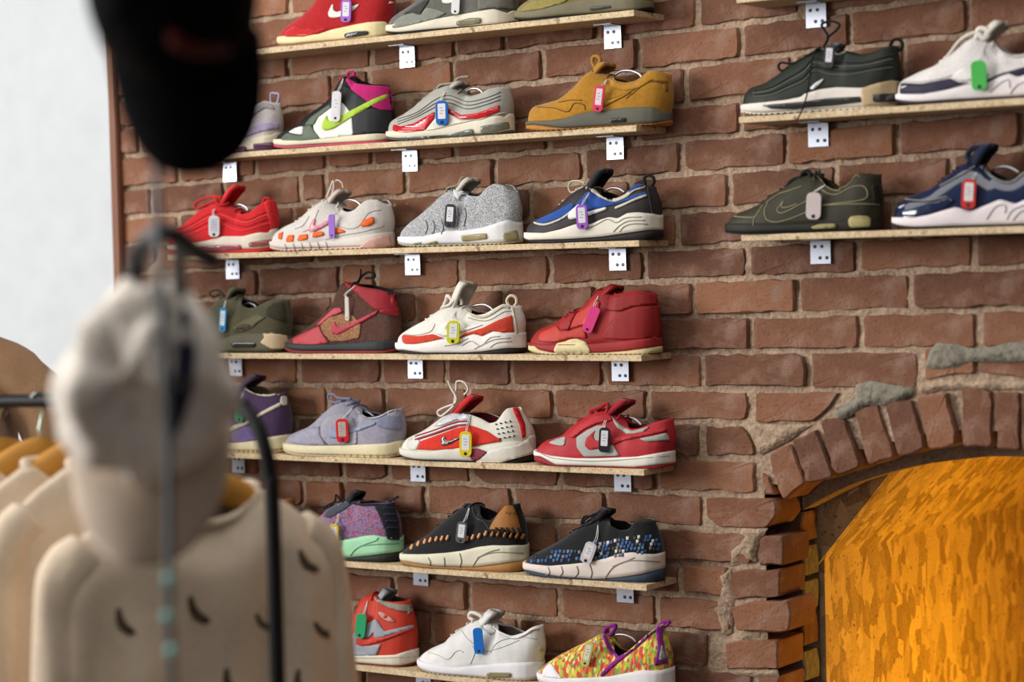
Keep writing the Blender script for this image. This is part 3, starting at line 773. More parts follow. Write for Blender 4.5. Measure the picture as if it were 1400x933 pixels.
    def strip(s, name, mt, key, pts, wpx, th=0.0010):
        P = [Vector((p.x, p.y)) for p in smooth_path([(a, b, 0) for a, b in K(key, pts)], 4)]
        L_ = []; R_ = []
        for i, p in enumerate(P):
            t = (P[min(i+1, len(P)-1)]-P[max(i-1, 0)]).normalized(); n = Vector((-t.y, t.x)); L_.append(p+n*wpx/2); R_.append(p-n*wpx/2)
        return s.panel(name, mt, None, None, th, None, L_+R_[::-1])
    def free(s, name, mt, key, pts, rad=0.0020, y=-0.014, sm=True, n=6):
        """lace or loop standing free of the surface"""
        ys = y if isinstance(y, (list, tuple)) else [y]*len(pts)
        P = [s.loc3(u, v, yy) for (u, v), yy in zip(K(key, pts), ys)]
        return tube(name, smooth_path(P, 5) if sm else P, rad, mt, s.root, n)
    def down(s, x, y):
        h, n, i, d = s.bvh.ray_cast(Vector((x, y, 0.4)), Vector((0, 0, -1)))
        return h if h is not None else Vector((x, y, s.T(x)))
    def laces(s, mt, px0, n, hw=0.020, rad=0.0022, y0=None):
        """bars of lace across the throat, from pixel column px0 up to the opening"""
        xa = s.loc(px0, 500, 0)[0] if y0 is None else s.loc(px0, y0, 0)[0]
        xb = s.xo-0.003
        for k in range(n):
            t = k/max(1, n-1); x = xa+(xb-xa)*t; h = hw*(0.75+0.35*t); P = []
            for q in (-1, -.7, -.35, 0, .35, .7, 1):
                p = s.down(x+0.004*q*(1 if k % 2 else -1), q*h); P.append(p+Vector((0, 0, 0.0014)))
            tube('lace', smooth_path(P, 2), rad, mt, s.root, 6)
    def tongue(s, mt, key, pts, hw=0.027, th=0.007, curl=0.010, back=None):
        pts = list(pts); curl = max(curl, 0.020)
        while len(pts) > 2 and (pts[-1][0]-pts[-2][0]) > 1.6*(pts[-2][1]-pts[-1][1]): pts.pop()
        back = s.kw.get('lining')
        P = [Vector((a, 0, b)) for a, b in (s.loc(u, v, 0) for u, v in K(key, pts))]
        P = [p.lerp(P[0].lerp(P[-1], i/(len(P)-1)), 0.6) for i, p in enumerate(P)]; P = smooth_path(P, 9); n = len(P); V = []; Fc = []; m = 11
        for i, p in enumerate(P):
            t = i/(n-1); h = hw*(0.72+0.28*t)*(1.0 if t < .72 else math.sqrt(max(0.06, 1-((t-.72)/.285)**2)))
            for j in range(m):
                q = -1+2*j/(m-1); V.append((p.x+curl*q*q, q*h, p.z-0.004*q*q))
        for i in range(n-1):
            for j in range(m-1):
                a = i*m+j; Fc.append((a, a+1, a+m+1, a+m))
        o = pyd('tongue', V, Fc, mt, s.root, True)
        if back is not None: o.data.materials.append(back)
        md = o.modifiers.new('thickness', 'SOLIDIFY'); md.thickness = th; md.offset = 0
        if back is not None: md.material_offset = 0
        return o
    def tree(s, key, pts, label):
        """sprung steel arc of a shoe tree showing in the opening"""
        P = [s.M @ s.loc3(u, v, 0.004) for u, v in K(key, pts)]
        P = smooth_path(P, 6)
        o = tube('shoe_tree', P, 0.0026, mat((188, 188, 192), 'metal'), None, 8)
        tag(o, label, 'shoe tree', 'sprung steel shoe trees'); return o
    def keytag(s, key, c, w_, h_, rot, col, label, cord, paper=True, hole='bottom', pcol=(225, 225, 228), solid=None, cordcol=(220, 218, 214), edge=False):
        (cu, cv), = K(key, [c]); sc = (14/3.0) if key in CROPS else CROPS2[key][2]
        h, n = s.surf(cu, cv); ctr = s.M @ h
        d = (ctr-CAM); dep = d.dot(cF); ppm = FPX/dep
        hh = h_/sc/ppm*0.5; ww = w_/sc/ppm*0.5
        ez = Vector((0, 0, 1)); ex = cR.copy(); ex.z = 0; ex.normalize()
        ex = (ex+Vector((1, 0, 0))*0.9).normalized(); ey = ez.cross(ex)
        ww /= max(0.3, ex.dot(cR))
        an = math.radians(rot); e1 = ex*math.cos(an)+ez*math.sin(an); e3 = -ex*math.sin(an)+ez*math.cos(an)
        # let the tag hang against the shoe: bring it forward just far enough that no point of its back lies inside
        need = 0.0
        for fx in (-1, -.6, 0, .6, 1):
            for fz in (-1, -.75, -.5, -.25, 0, .25, .5, .75, 1):
                if abs(fx) == 1 and abs(fz) == 1: continue
                q = ctr+e1*(fx*ww)+e3*(fz*hh)+ey*0.0022; d_ = q-CAM; L_ = d_.length; d_.normalize()
                h2, n2, i2, t2 = s.bvh.ray_cast(s.Mi @ CAM, (s.Mi.to_3x3() @ d_).normalized())
                if h2 is not None and h2.y < 0.004: need = max(need, (L_-t2)*d_.dot(cF))
        ctr = ctr-ray(cu, cv)*(need+0.0045)
        Mt = Matrix(((e1.x, ey.x, e3.x, ctr.x), (e1.y, ey.y, e3.y, ctr.y), (e1.z, ey.z, e3.z, ctr.z), (0, 0, 0, 1)))
        R = empty('key_tag', Mt); tag(R, label, 'key tag', 'plastic key tags on the sneakers')
        def rr(a, b, r, k=5):
            o_ = []
            for (sx, sz, a0) in ((1, 1, 0), (-1, 1, 90), (-1, -1, 180), (1, -1, 270)):
                for i in range(k+1):
                    t = math.radians(a0+90*i/k); o_.append((sx*(a-r)+r*math.cos(t), sz*(b-r)+r*math.sin(t)))
            return o_
        th = 0.0020
        mf = mat(col, 'plastic')
        prism('frame', rr(ww, hh, ww*0.72), -th, th, mf, R, 0.0005)
        sg = -1 if hole == 'bottom' else 1
        if paper:
            a, b = ww*0.62, hh*0.62; cz = -sg*hh*0.14
            pp = prism('paper_label', [(x, z+cz) for x, z in rr(a, b, ww*0.14, 2)], -th-0.0004, -th+0.0004, mat(pcol, 'paper'), R)
            if not edge:
                for k in range(3):
                    zz = cz+b*(0.42-0.36*k); xx = a*0.25*(k % 2)
                    prism('handwriting', [(-a*0.5+xx, zz-0.0006), (a*0.3+xx, zz-0.0004), (a*0.28+xx, zz+0.0006), (-a*0.52+xx, zz+0.0005)], -th-0.0007, -th-0.0003, mat((120, 120, 135), 'paper'), pp)
        prism('hole', [(ww*0.26*math.cos(2*math.pi*k/12), sg*hh*0.76+ww*0.26*math.sin(2*math.pi*k/12)) for k in range(12)], -th-0.0005, -th+0.0006, mat((40, 38, 44), 'plastic'), R)
        # cord from the tag to the lace
        Ri = Mt.inverted(); pc = K(key, cord); P = [Vector((0, 0, hh*0.93))]
        for i, (u, v) in enumerate(pc):
            hh_, n_ = s.surf(u, v); q = s.M @ hh_; q = q-ray(u, v)*(0.006 if i < len(pc)-1 else 0.002); P.append(Ri @ q)
        P2 = smooth_path(P, 6); tube('cord', P2, 0.0008, mat(cordcol, 'cloth'), R, 5)
        off = Vector((0.0035, 0, 0)); P3 = [p+off*math.sin(math.pi*i/(len(P2)-1)) for i, p in enumerate(P2)]
        tube('cord', P3, 0.0008, mat(cordcol, 'cloth'), R, 5)
        return R

def text_on(s, txt, key, c, hpx, mt, ang=0.0):
    """small lettering laid on the shoe surface"""
    cu = bpy.data.curves.new('lettering', 'FONT'); cu.body = txt; cu.size = 1; cu.align_x = 'CENTER'; cu.align_y = 'CENTER'; cu.resolution_u = 2
    o = bpy.data.objects.new('lettering', cu); COL.objects.link(o)
    dg = bpy.context.evaluated_depsgraph_get(); me = bpy.data.meshes.new_from_object(o.evaluated_get(dg)); bpy.data.objects.remove(o)
    (u0_, v0_), = K(key, [c]); ca, sa = math.cos(ang), math.sin(ang)
    for v in me.vertices:
        a, b = v.co.x*hpx, v.co.y*hpx
        h, n = s.surf(u0_+a*ca-b*sa*0, v0_-b+a*sa); v.co = h+n*(s.off+0.0012)
    return link('lettering', me, (mt,), s.root)
# ---------------------------------------------------------------- shared shoe colours
WHT = mat((226, 224, 218), 'leather'); OFFW = mat((214, 208, 196), 'rubber'); CREAM = mat((216, 204, 168), 'rubber'); BLK = mat((24, 24, 26), 'leather')
BLKR = mat((26, 26, 28), 'rubber'); LACEW = mat((222, 216, 206), 'cloth'); LACEB = mat((20, 20, 22), 'cloth'); DARKIN = mat((26, 24, 26), 'cloth')
SEAM = lambda r, g, b: mat((r, g, b), 'cloth')
GLASSD = mat((52, 52, 52), 'glass')
def px(key, pts): return K(key, pts)

# ---- row 1 (topmost, cut by the frame)
red = mat((168, 32, 36), 'suede')
s = Shoe('sneaker', 'red suede sneaker with a cream swoosh and cream air-window sole', 1, 387.5, 537, px('C2', [(178, 235), (190, 195), (230, 170), (300, 120), (350, 85), (400, 30), (430, -20), (470, -80), (510, -140)]),
         px('C2', [(540, -150), (620, -110), (700, -90), (790, -110), (880, -150)]), px('C2', [(180, 255), (300, 240), (400, 220), (480, 190), (600, 160), (700, 140), (780, 130), (860, 150), (900, 155)]),
         upper=red, midsole=mat((222, 208, 160), 'rubber'), outsole=mat((176, 130, 84), 'rubber'), out=0.004)
s.panel('toe_guard', mat((184, 38, 40), 'suede'), 'C2', [(184, 235), (195, 196), (250, 168), (310, 190), (345, 180), (380, 200), (420, 178), (460, 185), (400, 214), (300, 234)])
s.panel('swoosh', mat((232, 226, 214), 'leather'), 'C2', [(492, 20), (475, 55), (460, 88), (470, 112), (510, 115), (560, 102), (600, 78), (640, 55), (664, 25), (600, 45), (560, 62), (520, 80), (497, 70)])
s.panel('swoosh', mat((232, 226, 214), 'leather'), 'C2', [(845, 8), (850, 25), (880, 22), (905, 5), (870, 14)])
s.panel('air_window', GLASSD, 'C2', [(568, 215), (640, 200), (715, 196), (722, 210), (715, 222), (640, 235), (575, 244), (562, 230)])
s.laces(mat((190, 40, 44), 'cloth'), px('C2', [(330, 90)])[0][0], 6, y0=20)
s.keytag('C2', (575, 70), 68, 145, -4, (168, 108, 206), 'purple key tag hanging on the red suede sneaker with the cream swoosh', [(565, 0), (560, -60)])

gs = mat((128, 130, 120), 'suede')
s = Shoe('sneaker', 'grey sneaker with pale suede toe and off-white air-window sole', 1, 536, 706, px('C2', [(868, 175), (875, 140), (920, 100), (1000, 50), (1060, 10), (1100, -40), (1160, -120), (1220, -170)]),
         px('X', [(616, -38), (640, -26), (662, -20), (680, -32), (698, -38)]), px('C2', [(868, 195), (950, 172), (1060, 147), (1150, 122), (1250, 102), (1350, 82)])+px('C3', [(0, 72), (100, 54), (180, 56), (250, 72)]),
         upper=mat((96, 96, 90), 'suede'), midsole=mat((214, 206, 186), 'rubber'), outsole=BLKR, out=0.004)
s.panel('toe_guard', gs, 'C2', [(870, 180), (880, 142), (930, 105), (1000, 85), (1050, 100), (1085, 50), (1150, 60), (1215, 85), (1150, 118), (1060, 142), (950, 168)])
s.panel('vamp', mat((62, 62, 58), 'suede'), 'C2', [(940, 92), (1000, 50), (1065, 5), (1110, 0), (1080, 45), (1050, 92), (1000, 78)])
s.panel('swoosh', mat((222, 222, 216), 'leather'), 'C2', [(1185, -40), (1190, 20), (1230, 25), (1300, 0), (1330, -40), (1240, -10)])
s.panel('heel_overlay', mat((112, 110, 102), 'suede'), 'C3', [(20, -50), (230, -70), (240, 60), (180, 52), (100, 50), (20, 62)])
s.panel('air_window', mat((120, 118, 96), 'glass'), 'X', [(625, 29), (642, 25), (657, 24), (659, 28), (657, 32), (642, 34), (627, 36), (623, 33)])
s.keytag('C2', (1275, 20), 52, 140, -5, (228, 228, 226), 'plain white key tag hanging on the grey suede sneaker', [(1280, -60), (1275, -110)], paper=False)

ol = mat((124, 112, 62), 'suede')
s = Shoe('sneaker', 'olive-yellow sneaker with dull green air-window sole at the shelf end', 1, 710.5, 892, px('C3', [(285, 85), (300, 50), (360, 10), (420, -20), (500, -70), (560, -130), (620, -190)]),
         px('C3', [(660, -195), (740, -160), (850, -140), (950, -160), (1080, -190)]), px('C3', [(290, 82), (400, 66), (520, 36), (640, 5), (800, -20), (950, -25), (1130, -10)]),
         upper=ol, midsole=mat((112, 106, 82), 'rubber'), outsole=BLKR, out=0.004)
s.panel('toe_guard', mat((138, 126, 72), 'suede'), 'C3', [(290, 76), (305, 48), (370, 12), (450, -2), (520, -30), (620, -20), (560, 20), (420, 58)])
s.panel('air_window', mat((70, 70, 62), 'glass'), 'C3', [(730, 45), (790, 38), (860, 32), (870, 48), (800, 60), (740, 70), (722, 58)])
s.laces(mat((120, 110, 66), 'cloth'), px('C3', [(450, 0)])[0][0], 5, y0=0)

# ---- row 2
s = Shoe('sneaker', 'white and lilac running shoe with purple air bubbles, half behind the black cap', 2, 248, 384, px('X', [(249, 207), (255, 198), (274, 184), (288, 168), (298, 152), (306, 144), (312, 140)]),
         px('H1', [(1040, 700), (1090, 712), (1130, 700), (1165, 665), (1210, 640), (1265, 655)]), px('C1', [(460, 190), (600, 152), (750, 117), (900, 92), (1000, 62), (1060, 42), (1095, 60)]),
         upper=mat((214, 208, 206), 'mesh'), midsole=mat((216, 206, 178), 'rubber'), outsole=mat((52, 50, 56), 'rubber'), out=0.006, lining=mat((98, 36, 84), 'cloth'))
s.panel('side_band', mat((190, 176, 210), 'suede'), 'H1', [(1040, 850), (1150, 803), (1250, 776), (1312, 788), (1316, 820), (1200, 838), (1100, 872), (1000, 886)])
s.panel('side_band', mat((188, 176, 206), 'suede'), 'H1', [(830, 930), (900, 870), (990, 830), (1060, 815), (1040, 850), (960, 880), (880, 925)])
s.panel('collar', mat((182, 178, 178), 'cloth'), 'H1', [(1045, 715), (1090, 728), (1135, 714), (1170, 680), (1215, 655), (1270, 668), (1290, 700), (1220, 690), (1170, 720), (1120, 765), (1060, 760)])
s.panel('swoosh', BLK, 'H1', [(850, 850), (885, 825), (925, 803), (890, 836), (858, 856)])
s.panel('air_bubble', mat((116, 62, 108), 'glass'), 'C1', [(595, 170), (700, 154), (862, 136), (875, 150), (872, 172), (780, 184), (600, 200)])
s.panel('air_bubble', mat((84, 50, 80), 'glass'), 'C1', [(915, 125), (1000, 118), (1070, 112), (1082, 135), (1070, 158), (925, 168)])
s.tongue(mat((206, 200, 196), 'cloth'), 'H1', [(985, 690), (1010, 645), (1045, 608), (1090, 606)], 0.022, back=None)
s.free('pull_tab', mat((176, 166, 190), 'cloth'), 'H1', [(1262, 672), (1262, 600), (1290, 596), (1315, 605), (1300, 672)], 0.0026, y=[0, 0, .002, .004, .004])
s.laces(LACEW, 283, 5, y0=180)
s.keytag('H1', (1008, 830), 66, 145, 0, (30, 30, 34), 'black key tag on the white and lilac running shoe', [(1000, 720), (1015, 660)], pcol=(170, 160, 172))

grn = mat((92, 104, 88), 'leather')
s = Shoe('sneaker', 'white and black high-top sneaker with magenta collar and lime green swoosh', 2, 383, 538, px('C2', [(150, 905), (165, 875), (200, 845), (260, 815), (320, 790), (350, 745), (400, 705), (450, 670), (490, 635), (525, 580), (555, 520), (575, 485)]),
         px('C2', [(590, 490), (640, 527), (720, 538), (800, 538), (850, 545)]), px('C2', [(150, 905), (250, 900), (420, 885), (620, 862), (750, 850), (880, 845)]),
         upper=BLK, midsole=mat((216, 206, 180), 'rubber'), outsole=mat((186, 74, 92), 'rubber'), out=0.007, lean=0.02)
s.panel('quarter', WHT, 'C2', [(375, 762), (430, 722), (480, 692), (545, 650), (580, 680), (612, 720), (622, 862), (500, 876), (415, 887), (380, 850), (368, 815)])
s.panel('toe_guard', grn, 'C2', [(160, 895), (172, 872), (200, 850), (260, 862), (300, 868), (306, 806), (350, 796), (372, 830), (412, 885), (300, 897)])
s.panel('toe_box', WHT, 'C2', [(208, 846), (262, 816), (306, 806), (300, 862), (262, 858)])
s.panel('eyestay', grn, 'C2', [(312, 800), (352, 752), (400, 718), (478, 664), (482, 690), (400, 750), (375, 800)])
s.panel('ankle_panel', mat((34, 35, 38), 'leather'), 'C2', [(532, 590), (566, 540), (700, 640), (742, 684), (640, 715), (608, 722), (560, 660)])
s.panel('heel_panel', mat((38, 39, 42), 'leather'), 'C2', [(615, 722), (742, 690), (800, 706), (866, 712), (874, 842), (750, 850), (625, 862)])
s.panel('collar', mat((188, 38, 112), 'mesh'), 'C2', [(572, 505), (600, 512), (640, 535), (720, 546), (850, 552), (862, 620), (872, 705), (800, 705), (742, 682), (700, 640), (610, 575)])
s.panel('swoosh', mat((164, 196, 58), 'leather'), 'C2', [(455, 735), (430, 780), (423, 818), (445, 836), (500, 820), (620, 745), (750, 670), (842, 622), (836, 600), (740, 640), (600, 712), (490, 775), (465, 772)])
s.tongue(LACEB, 'C2', [(560, 560), (600, 500), (670, 480), (720, 466), (760, 480)], 0.026)
s.free('pull_tab', mat((188, 38, 112), 'cloth'), 'C2', [(590, 500), (585, 470), (605, 458), (628, 468), (625, 500)], 0.003, y=0)
s.laces(mat((176, 44, 88), 'cloth'), px('C2', [(325, 780)])[0][0], 6, y0=150)
s.keytag('C2', (512, 680), 60, 195, -5, (226, 224, 226), 'long white key tag on the magenta-collared high-top sneaker', [(530, 560), (556, 500)])

sil = mat((164, 162, 154), 'leather')
s = Shoe('sneaker', 'silver wave-panelled running shoe with shiny red toe and side stripe', 2, 536, 701, px('X', [(537, 173), (540, 165), (560, 155), (573, 146), (591, 129), (601, 121), (612, 117), (622, 115)]),
         px('P2', [(348, 186), (400, 200), (440, 187), (480, 163), (525, 155)]), px('P2', [(55, 360), (150, 358), (240, 345), (330, 320), (420, 300), (500, 280), (560, 268), (580, 290)]),
         upper=sil, midsole=mat((214, 206, 186), 'rubber'), outsole=mat((78, 80, 78), 'rubber'), out=0.006)
rp = mat((188, 30, 38), 'patent')
s.panel('toe_guard', rp, 'P2', [(56, 352), (58, 322), (90, 332), (150, 318), (240, 266), (236, 300), (195, 350), (110, 358)])
s.panel('side_stripe', rp, 'P2', [(240, 262), (300, 252), (355, 282), (430, 272), (526, 236), (526, 266), (440, 298), (360, 300), (300, 272), (262, 280)])
s.panel('quarter', mat((214, 208, 194), 'leather'), 'P2', [(240, 300), (262, 284), (300, 276), (360, 306), (440, 302), (528, 270), (560, 270), (500, 282), (420, 302), (330, 322), (240, 346), (200, 350)])
for k, dy in enumerate((0, 16, 32)):
    s.line('wave_seam', mat((112, 112, 108), 'cloth'), 'P2', [(75, 300+dy*.7), (160, 270+dy*.6), (240, 215+dy), (300, 195+dy), (380, 222+dy), (460, 208+dy*.9), (530, 180+dy)], 1.5)
s.panel('air_bubble', mat((104, 110, 104), 'glass'), 'P2', [(110, 376), (200, 374), (300, 366), (405, 340), (414, 362), (330, 384), (200, 396), (120, 396)])
s.panel('air_bubble', mat((110, 110, 98), 'glass'), 'P2', [(442, 330), (500, 320), (562, 310), (568, 342), (500, 356), (442, 362)])
s.tongue(mat((178, 174, 164), 'leather'), 'P2', [(270, 190), (300, 162), (340, 135), (385, 118)], 0.024, back=None)
s.laces(mat((140, 138, 128), 'cloth'), 575, 6, y0=140)
s.free('lace', mat((160, 154, 140), 'cloth'), 'P2', [(250, 165), (265, 148), (320, 140), (345, 118), (390, 112)], 0.0024, y=[-.02, -.02, -.012, -.006, 0])
s.keytag('P2', (271, 272), 54, 108, 0, (34, 104, 190), 'blue-framed key tag on the silver wave-panelled running shoe', [(266, 205), (285, 180)])
s.tree('P2', [(372, 190), (395, 168), (430, 166), (452, 186)], 'steel shoe tree arc inside the silver wave-panelled running shoe')

och = mat((166, 118, 38), 'suede')
s = Shoe('sneaker', 'mustard suede sneaker with grey air-window midsole and gum outsole', 2, 726.7, 918, px('C3', [(360, 765), (362, 720), (390, 680), (470, 660), (560, 635), (610, 600), (670, 545), (710, 495), (745, 455), (780, 450)]),
         px('C3', [(830, 478), (870, 492), (920, 520), (970, 530), (1020, 520), (1060, 495), (1100, 450), (1150, 448), (1222, 470)]), px('C3', [(362, 770), (480, 770), (580, 755), (700, 720), (800, 705), (950, 685), (1100, 680), (1245, 708)]),
         upper=och, midsole=mat((92, 90, 78), 'rubber'), outsole=mat((170, 116, 52), 'rubber'), out=px('C3', [(365, 790), (560, 815), (800, 805), (1000, 795), (1240, 768)]), notch=0.002, lining=mat((120, 84, 30), 'cloth'))
ochd = SEAM(112, 76, 22)
s.line('seam', ochd, 'C3', [(392, 684), (500, 690), (590, 712), (632, 660), (690, 668), (700, 700)], 1.4)
s.line('seam', ochd, 'C3', [(840, 640), (960, 600), (1060, 545), (1130, 520), (1230, 540)], 1.4)
s.line('seam', ochd, 'C3', [(530, 655), (600, 640), (680, 640)], 1.2)
s.line('seam', ochd, 'C3', [(960, 630), (1000, 600), (1050, 560)], 1.2)
s.panel('collar', mat((176, 126, 42), 'suede'), 'C3', [(850, 500), (920, 535), (970, 545), (1030, 532), (1075, 500), (1108, 460), (1150, 458), (1222, 480), (1230, 530), (1130, 510), (1050, 560), (960, 580), (880, 560)])
s.panel('heel_emblem', mat((128, 88, 28), 'suede'), 'C3', [(1195, 535), (1225, 540), (1232, 580), (1205, 585)])
s.panel('air_window', mat((44, 44, 40), 'glass'), 'C3', [(858, 765), (875, 755), (960, 748), (962, 778), (872, 786), (855, 780)])
s.panel('swoosh', mat((178, 128, 44), 'suede'), 'C3', [(800, 640), (780, 665), (800, 690), (880, 650), (1000, 590), (860, 640)])
s.tongue(och, 'C3', [(745, 470), (770, 440), (810, 405), (850, 385), (900, 400)], 0.027)
s.free('lace', och, 'C3', [(770, 440), (748, 400), (752, 365), (780, 360), (798, 385), (775, 425)], 0.0036, y=-0.006)
s.laces(mat((150, 106, 34), 'cloth'), px('C3', [(590, 600)])[0][0], 7, y0=130)
s.keytag('C3', (787, 630), 62, 168, -8, (226, 62, 106), 'bright pink key tag on the mustard suede sneaker', [(812, 540), (835, 510)], pcol=(236, 220, 226))
s.tree('C3', [(890, 480), (930, 455), (990, 452), (1040, 470), (1062, 492)], 'steel shoe tree arc inside the mustard suede sneaker')

# ---- row 3
rd = mat((206, 36, 42), 'mesh')
s = Shoe('sneaker', 'bright red wave-panelled running shoe with white and red air sole', 3, 238, 378, px('C1', [(411, 730), (420, 685), (500, 640), (560, 585), (620, 535), (680, 505), (720, 495)]),
         px('C1', [(785, 545), (850, 575), (900, 560), (950, 510), (990, 482), (1025, 488)]), px('C1', [(415, 765), (520, 766), (620, 745), (720, 715), (840, 715), (930, 690), (1000, 665), (1060, 690)]),
         upper=rd, midsole=mat((216, 206, 190), 'rubber'), outsole=mat((202, 34, 40), 'rubber'), out=0.009, lining=mat((60, 14, 18), 'cloth'))
for k, (dy, c) in enumerate(((0, (172, 26, 34)), (22, (226, 80, 84)), (50, (172, 26, 34)), (80, (224, 70, 76)))):
    s.line('wave_seam', mat(c, 'cloth'), 'C1', [(440, 680+dy*.6), (520, 640+dy*.8), (610, 585+dy), (700, 555+dy), (800, 590+dy), (880, 610+dy*.8), (960, 575+dy*.9), (1035, 545+dy)], 1.7)
s.panel('air_bubble', mat((150, 74, 84), 'glass'), 'C1', [(530, 790), (620, 778), (720, 768), (838, 768), (846, 798), (760, 808), (640, 815), (540, 812)])
s.panel('air_bubble', mat((146, 82, 78), 'glass'), 'C1', [(888, 755), (960, 742), (1040, 734), (1048, 766), (960, 780), (890, 785)])
s.panel('heel_strip', mat((220, 48, 52), 'cloth'), 'C1', [(985, 490), (1022, 492), (1045, 660), (1028, 668), (1005, 570)])
s.tongue(mat((212, 36, 42), 'cloth'), 'C1', [(700, 520), (730, 470), (760, 425), (795, 392)], 0.024, curl=0.018)
s.free('lace', rd, 'C1', [(690, 480), (600, 520), (555, 540), (545, 510), (590, 480), (670, 460), (710, 470)], 0.0028, y=-0.02)
s.free('lace', rd, 'C1', [(670, 465), (690, 510), (735, 515), (760, 500)], 0.0028, y=[-.02, -.024, -.02, -.01])
s.free('pull_tab', rd, 'C1', [(975, 520), (985, 478), (1005, 472), (1022, 484), (1020, 525)], 0.003, y=[-.004, -.002, 0, .002, .003])
s.laces(rd, 275, 5, y0=290)
s.keytag('C1', (667, 652), 72, 135, -2, (214, 214, 216), 'translucent white key tag on the bright red running shoe', [(655, 560), (690, 500)], pcol=(190, 188, 200))
s.tree('C1', [(790, 525), (830, 512), (870, 530), (882, 552)], 'steel shoe tree arc inside the bright red running shoe')

wm = mat((206, 200, 194), 'mesh'); org = mat((226, 96, 34), 'leather')
s = Shoe('sneaker', 'white mesh running shoe with orange side patches and pink outlined swoosh', 3, 378, 536, px('C6', [(130, 725), (135, 680), (160, 640), (220, 600), (290, 570), (340, 530), (380, 485), (430, 450), (470, 430)]),
         px('C6', [(505, 470), (540, 492), (600, 515), (640, 500), (680, 455), (720, 432), (770, 435), (800, 462)]), px('C6', [(135, 725), (250, 720), (350, 710), (450, 695), (600, 680), (700, 660), (800, 640), (850, 640)]),
         upper=wm, midsole=mat((208, 200, 190), 'rubber'), outsole=mat((216, 178, 166), 'rubber'), out=0.007, notch=0.003, lining=mat((66, 48, 46), 'cloth'))
for p in ([(145, 655), (176, 640), (166, 690), (145, 684)], [(205, 662), (246, 658), (236, 706), (190, 706)], [(277, 660), (331, 652), (331, 690), (264, 699)], [(365, 645), (426, 635), (440, 662), (360, 679)], [(500, 615), (550, 622), (576, 642), (500, 652)],
          [(670, 602), (690, 566), (750, 541), (761, 575), (732, 600), (676, 609)]): s.panel('side_patch', org, 'C6', p)
s.panel('swoosh', mat((216, 140, 158), 'leather'), 'C6', [(372, 553), (346, 600), (333, 634), (370, 642), (470, 588), (472, 562), (392, 602), (370, 598), (384, 560)])
s.panel('swoosh_fill', wm, 'C6', [(372, 580), (352, 615), (352, 626), (370, 626), (455, 580), (395, 614), (370, 612)])
for p in ([(250, 620), (300, 600), (340, 540)], [(300, 640), (350, 610), (400, 500)], [(520, 600), (600, 620), (660, 600), (720, 520), (800, 500)], [(440, 690), (560, 660), (680, 640), (820, 600)]): s.line('seam', mat((168, 162, 158), 'cloth'), 'C6', p, 1.2)
for k in range(6):
    x = 190+k*52; s.line('sole_groove', mat((158, 150, 142), 'rubber'), 'C6', [(x-6, 718-k*3), (x+4, 742-k*2), (x+2, 764-k*2)], 1.4)
s.panel('heel_wedge', mat((214, 170, 158), 'rubber'), 'C6', [(660, 740), (720, 690), (800, 668), (850, 660), (858, 735), (760, 748)])
s.tongue(mat((196, 180, 174), 'cloth'), 'C6', [(460, 450), (485, 415), (530, 375), (580, 365), (620, 378)], 0.026, back=None)
s.free('lace', LACEW, 'C6', [(450, 420), (470, 370), (490, 315), (495, 360), (470, 440)], 0.0015, y=-0.012)
s.free('lace', LACEW, 'C6', [(480, 375), (510, 312), (545, 325), (556, 362)], 0.0013, y=-0.008)
s.laces(LACEW, px('C6', [(270, 560)])[0][0], 7, y0=300)
s.keytag('C6', (484, 605), 40, 152, 0, (164, 120, 214), 'lilac key tag seen edge-on, on the white mesh running shoe with orange patches', [(510, 520), (515, 470)], paper=False)
s.tree('C6', [(555, 455), (590, 435), (640, 445), (668, 470)], 'steel shoe tree arc inside the white mesh running shoe with orange patches')

glit = mat_cells('silver_glitter', [(150, 152, 158), (210, 212, 214), (120, 122, 134), (190, 192, 196), (236, 236, 232), (170, 172, 176)], 900, rough=0.35, metal=0.35, bump=0.8)
s = Shoe('sneaker', 'silver glitter running shoe with white sole and ribbed side lines', 3, 552, 712.5, px('P2', [(103, 835), (110, 790), (160, 745), (200, 715), (250, 670), (290, 628), (325, 600)]),
         px('P2', [(350, 612), (395, 635), (440, 640), (470, 600), (500, 582), (535, 588), (562, 615)]), px('P2', [(105, 825), (200, 815), (300, 790), (360, 790), (450, 775), (540, 742), (600, 752)]),
         upper=glit, midsole=mat((222, 220, 222), 'rubber'), outsole=mat((172, 164, 140), 'rubber'), out=0.006, notch=0.003, lining=mat((92, 86, 76), 'cloth'))
for x in (200, 232, 270, 340, 370): s.line('rib_seam', mat((110, 108, 112), 'cloth'), 'P2', [(x, 690 if x > 300 else 745), (x+8, 720 if x > 300 else 775), (x-2, 770 if x > 300 else 805)], 1.4)
for p in ([(142, 845), (180, 836), (182, 850), (146, 856)], [(202, 840), (250, 832), (254, 846), (206, 852)], [(355, 812), (466, 800), (472, 826), (362, 838)], [(538, 800), (600, 786), (608, 828), (545, 836)]): s.panel('air_window', mat((150, 142, 104), 'glass'), 'P2', p)
s.panel('eyestay', mat((206, 206, 210), 'leather'), 'P2', [(318, 600), (338, 592), (360, 625), (345, 660), (328, 640)])
s.tongue(mat((190, 186, 172), 'cloth'), 'P2', [(325, 625), (355, 585), (385, 560), (415, 552)], 0.027, back=None)
s.laces(mat((120, 112, 98), 'cloth'), px('P2', [(205, 700)])[0][0], 7, y0=290)
s.free('lace', mat((150, 140, 120), 'cloth'), 'P2', [(285, 625), (300, 600), (340, 590), (355, 560), (372, 555)], 0.0022, y=[-.02, -.022, -.016, -.01, -.004])
s.keytag('P2', (307, 725), 46, 104, -6, (60, 60, 64), 'clear dark-edged key tag on the silver glitter running shoe', [(318, 650), (322, 625)])

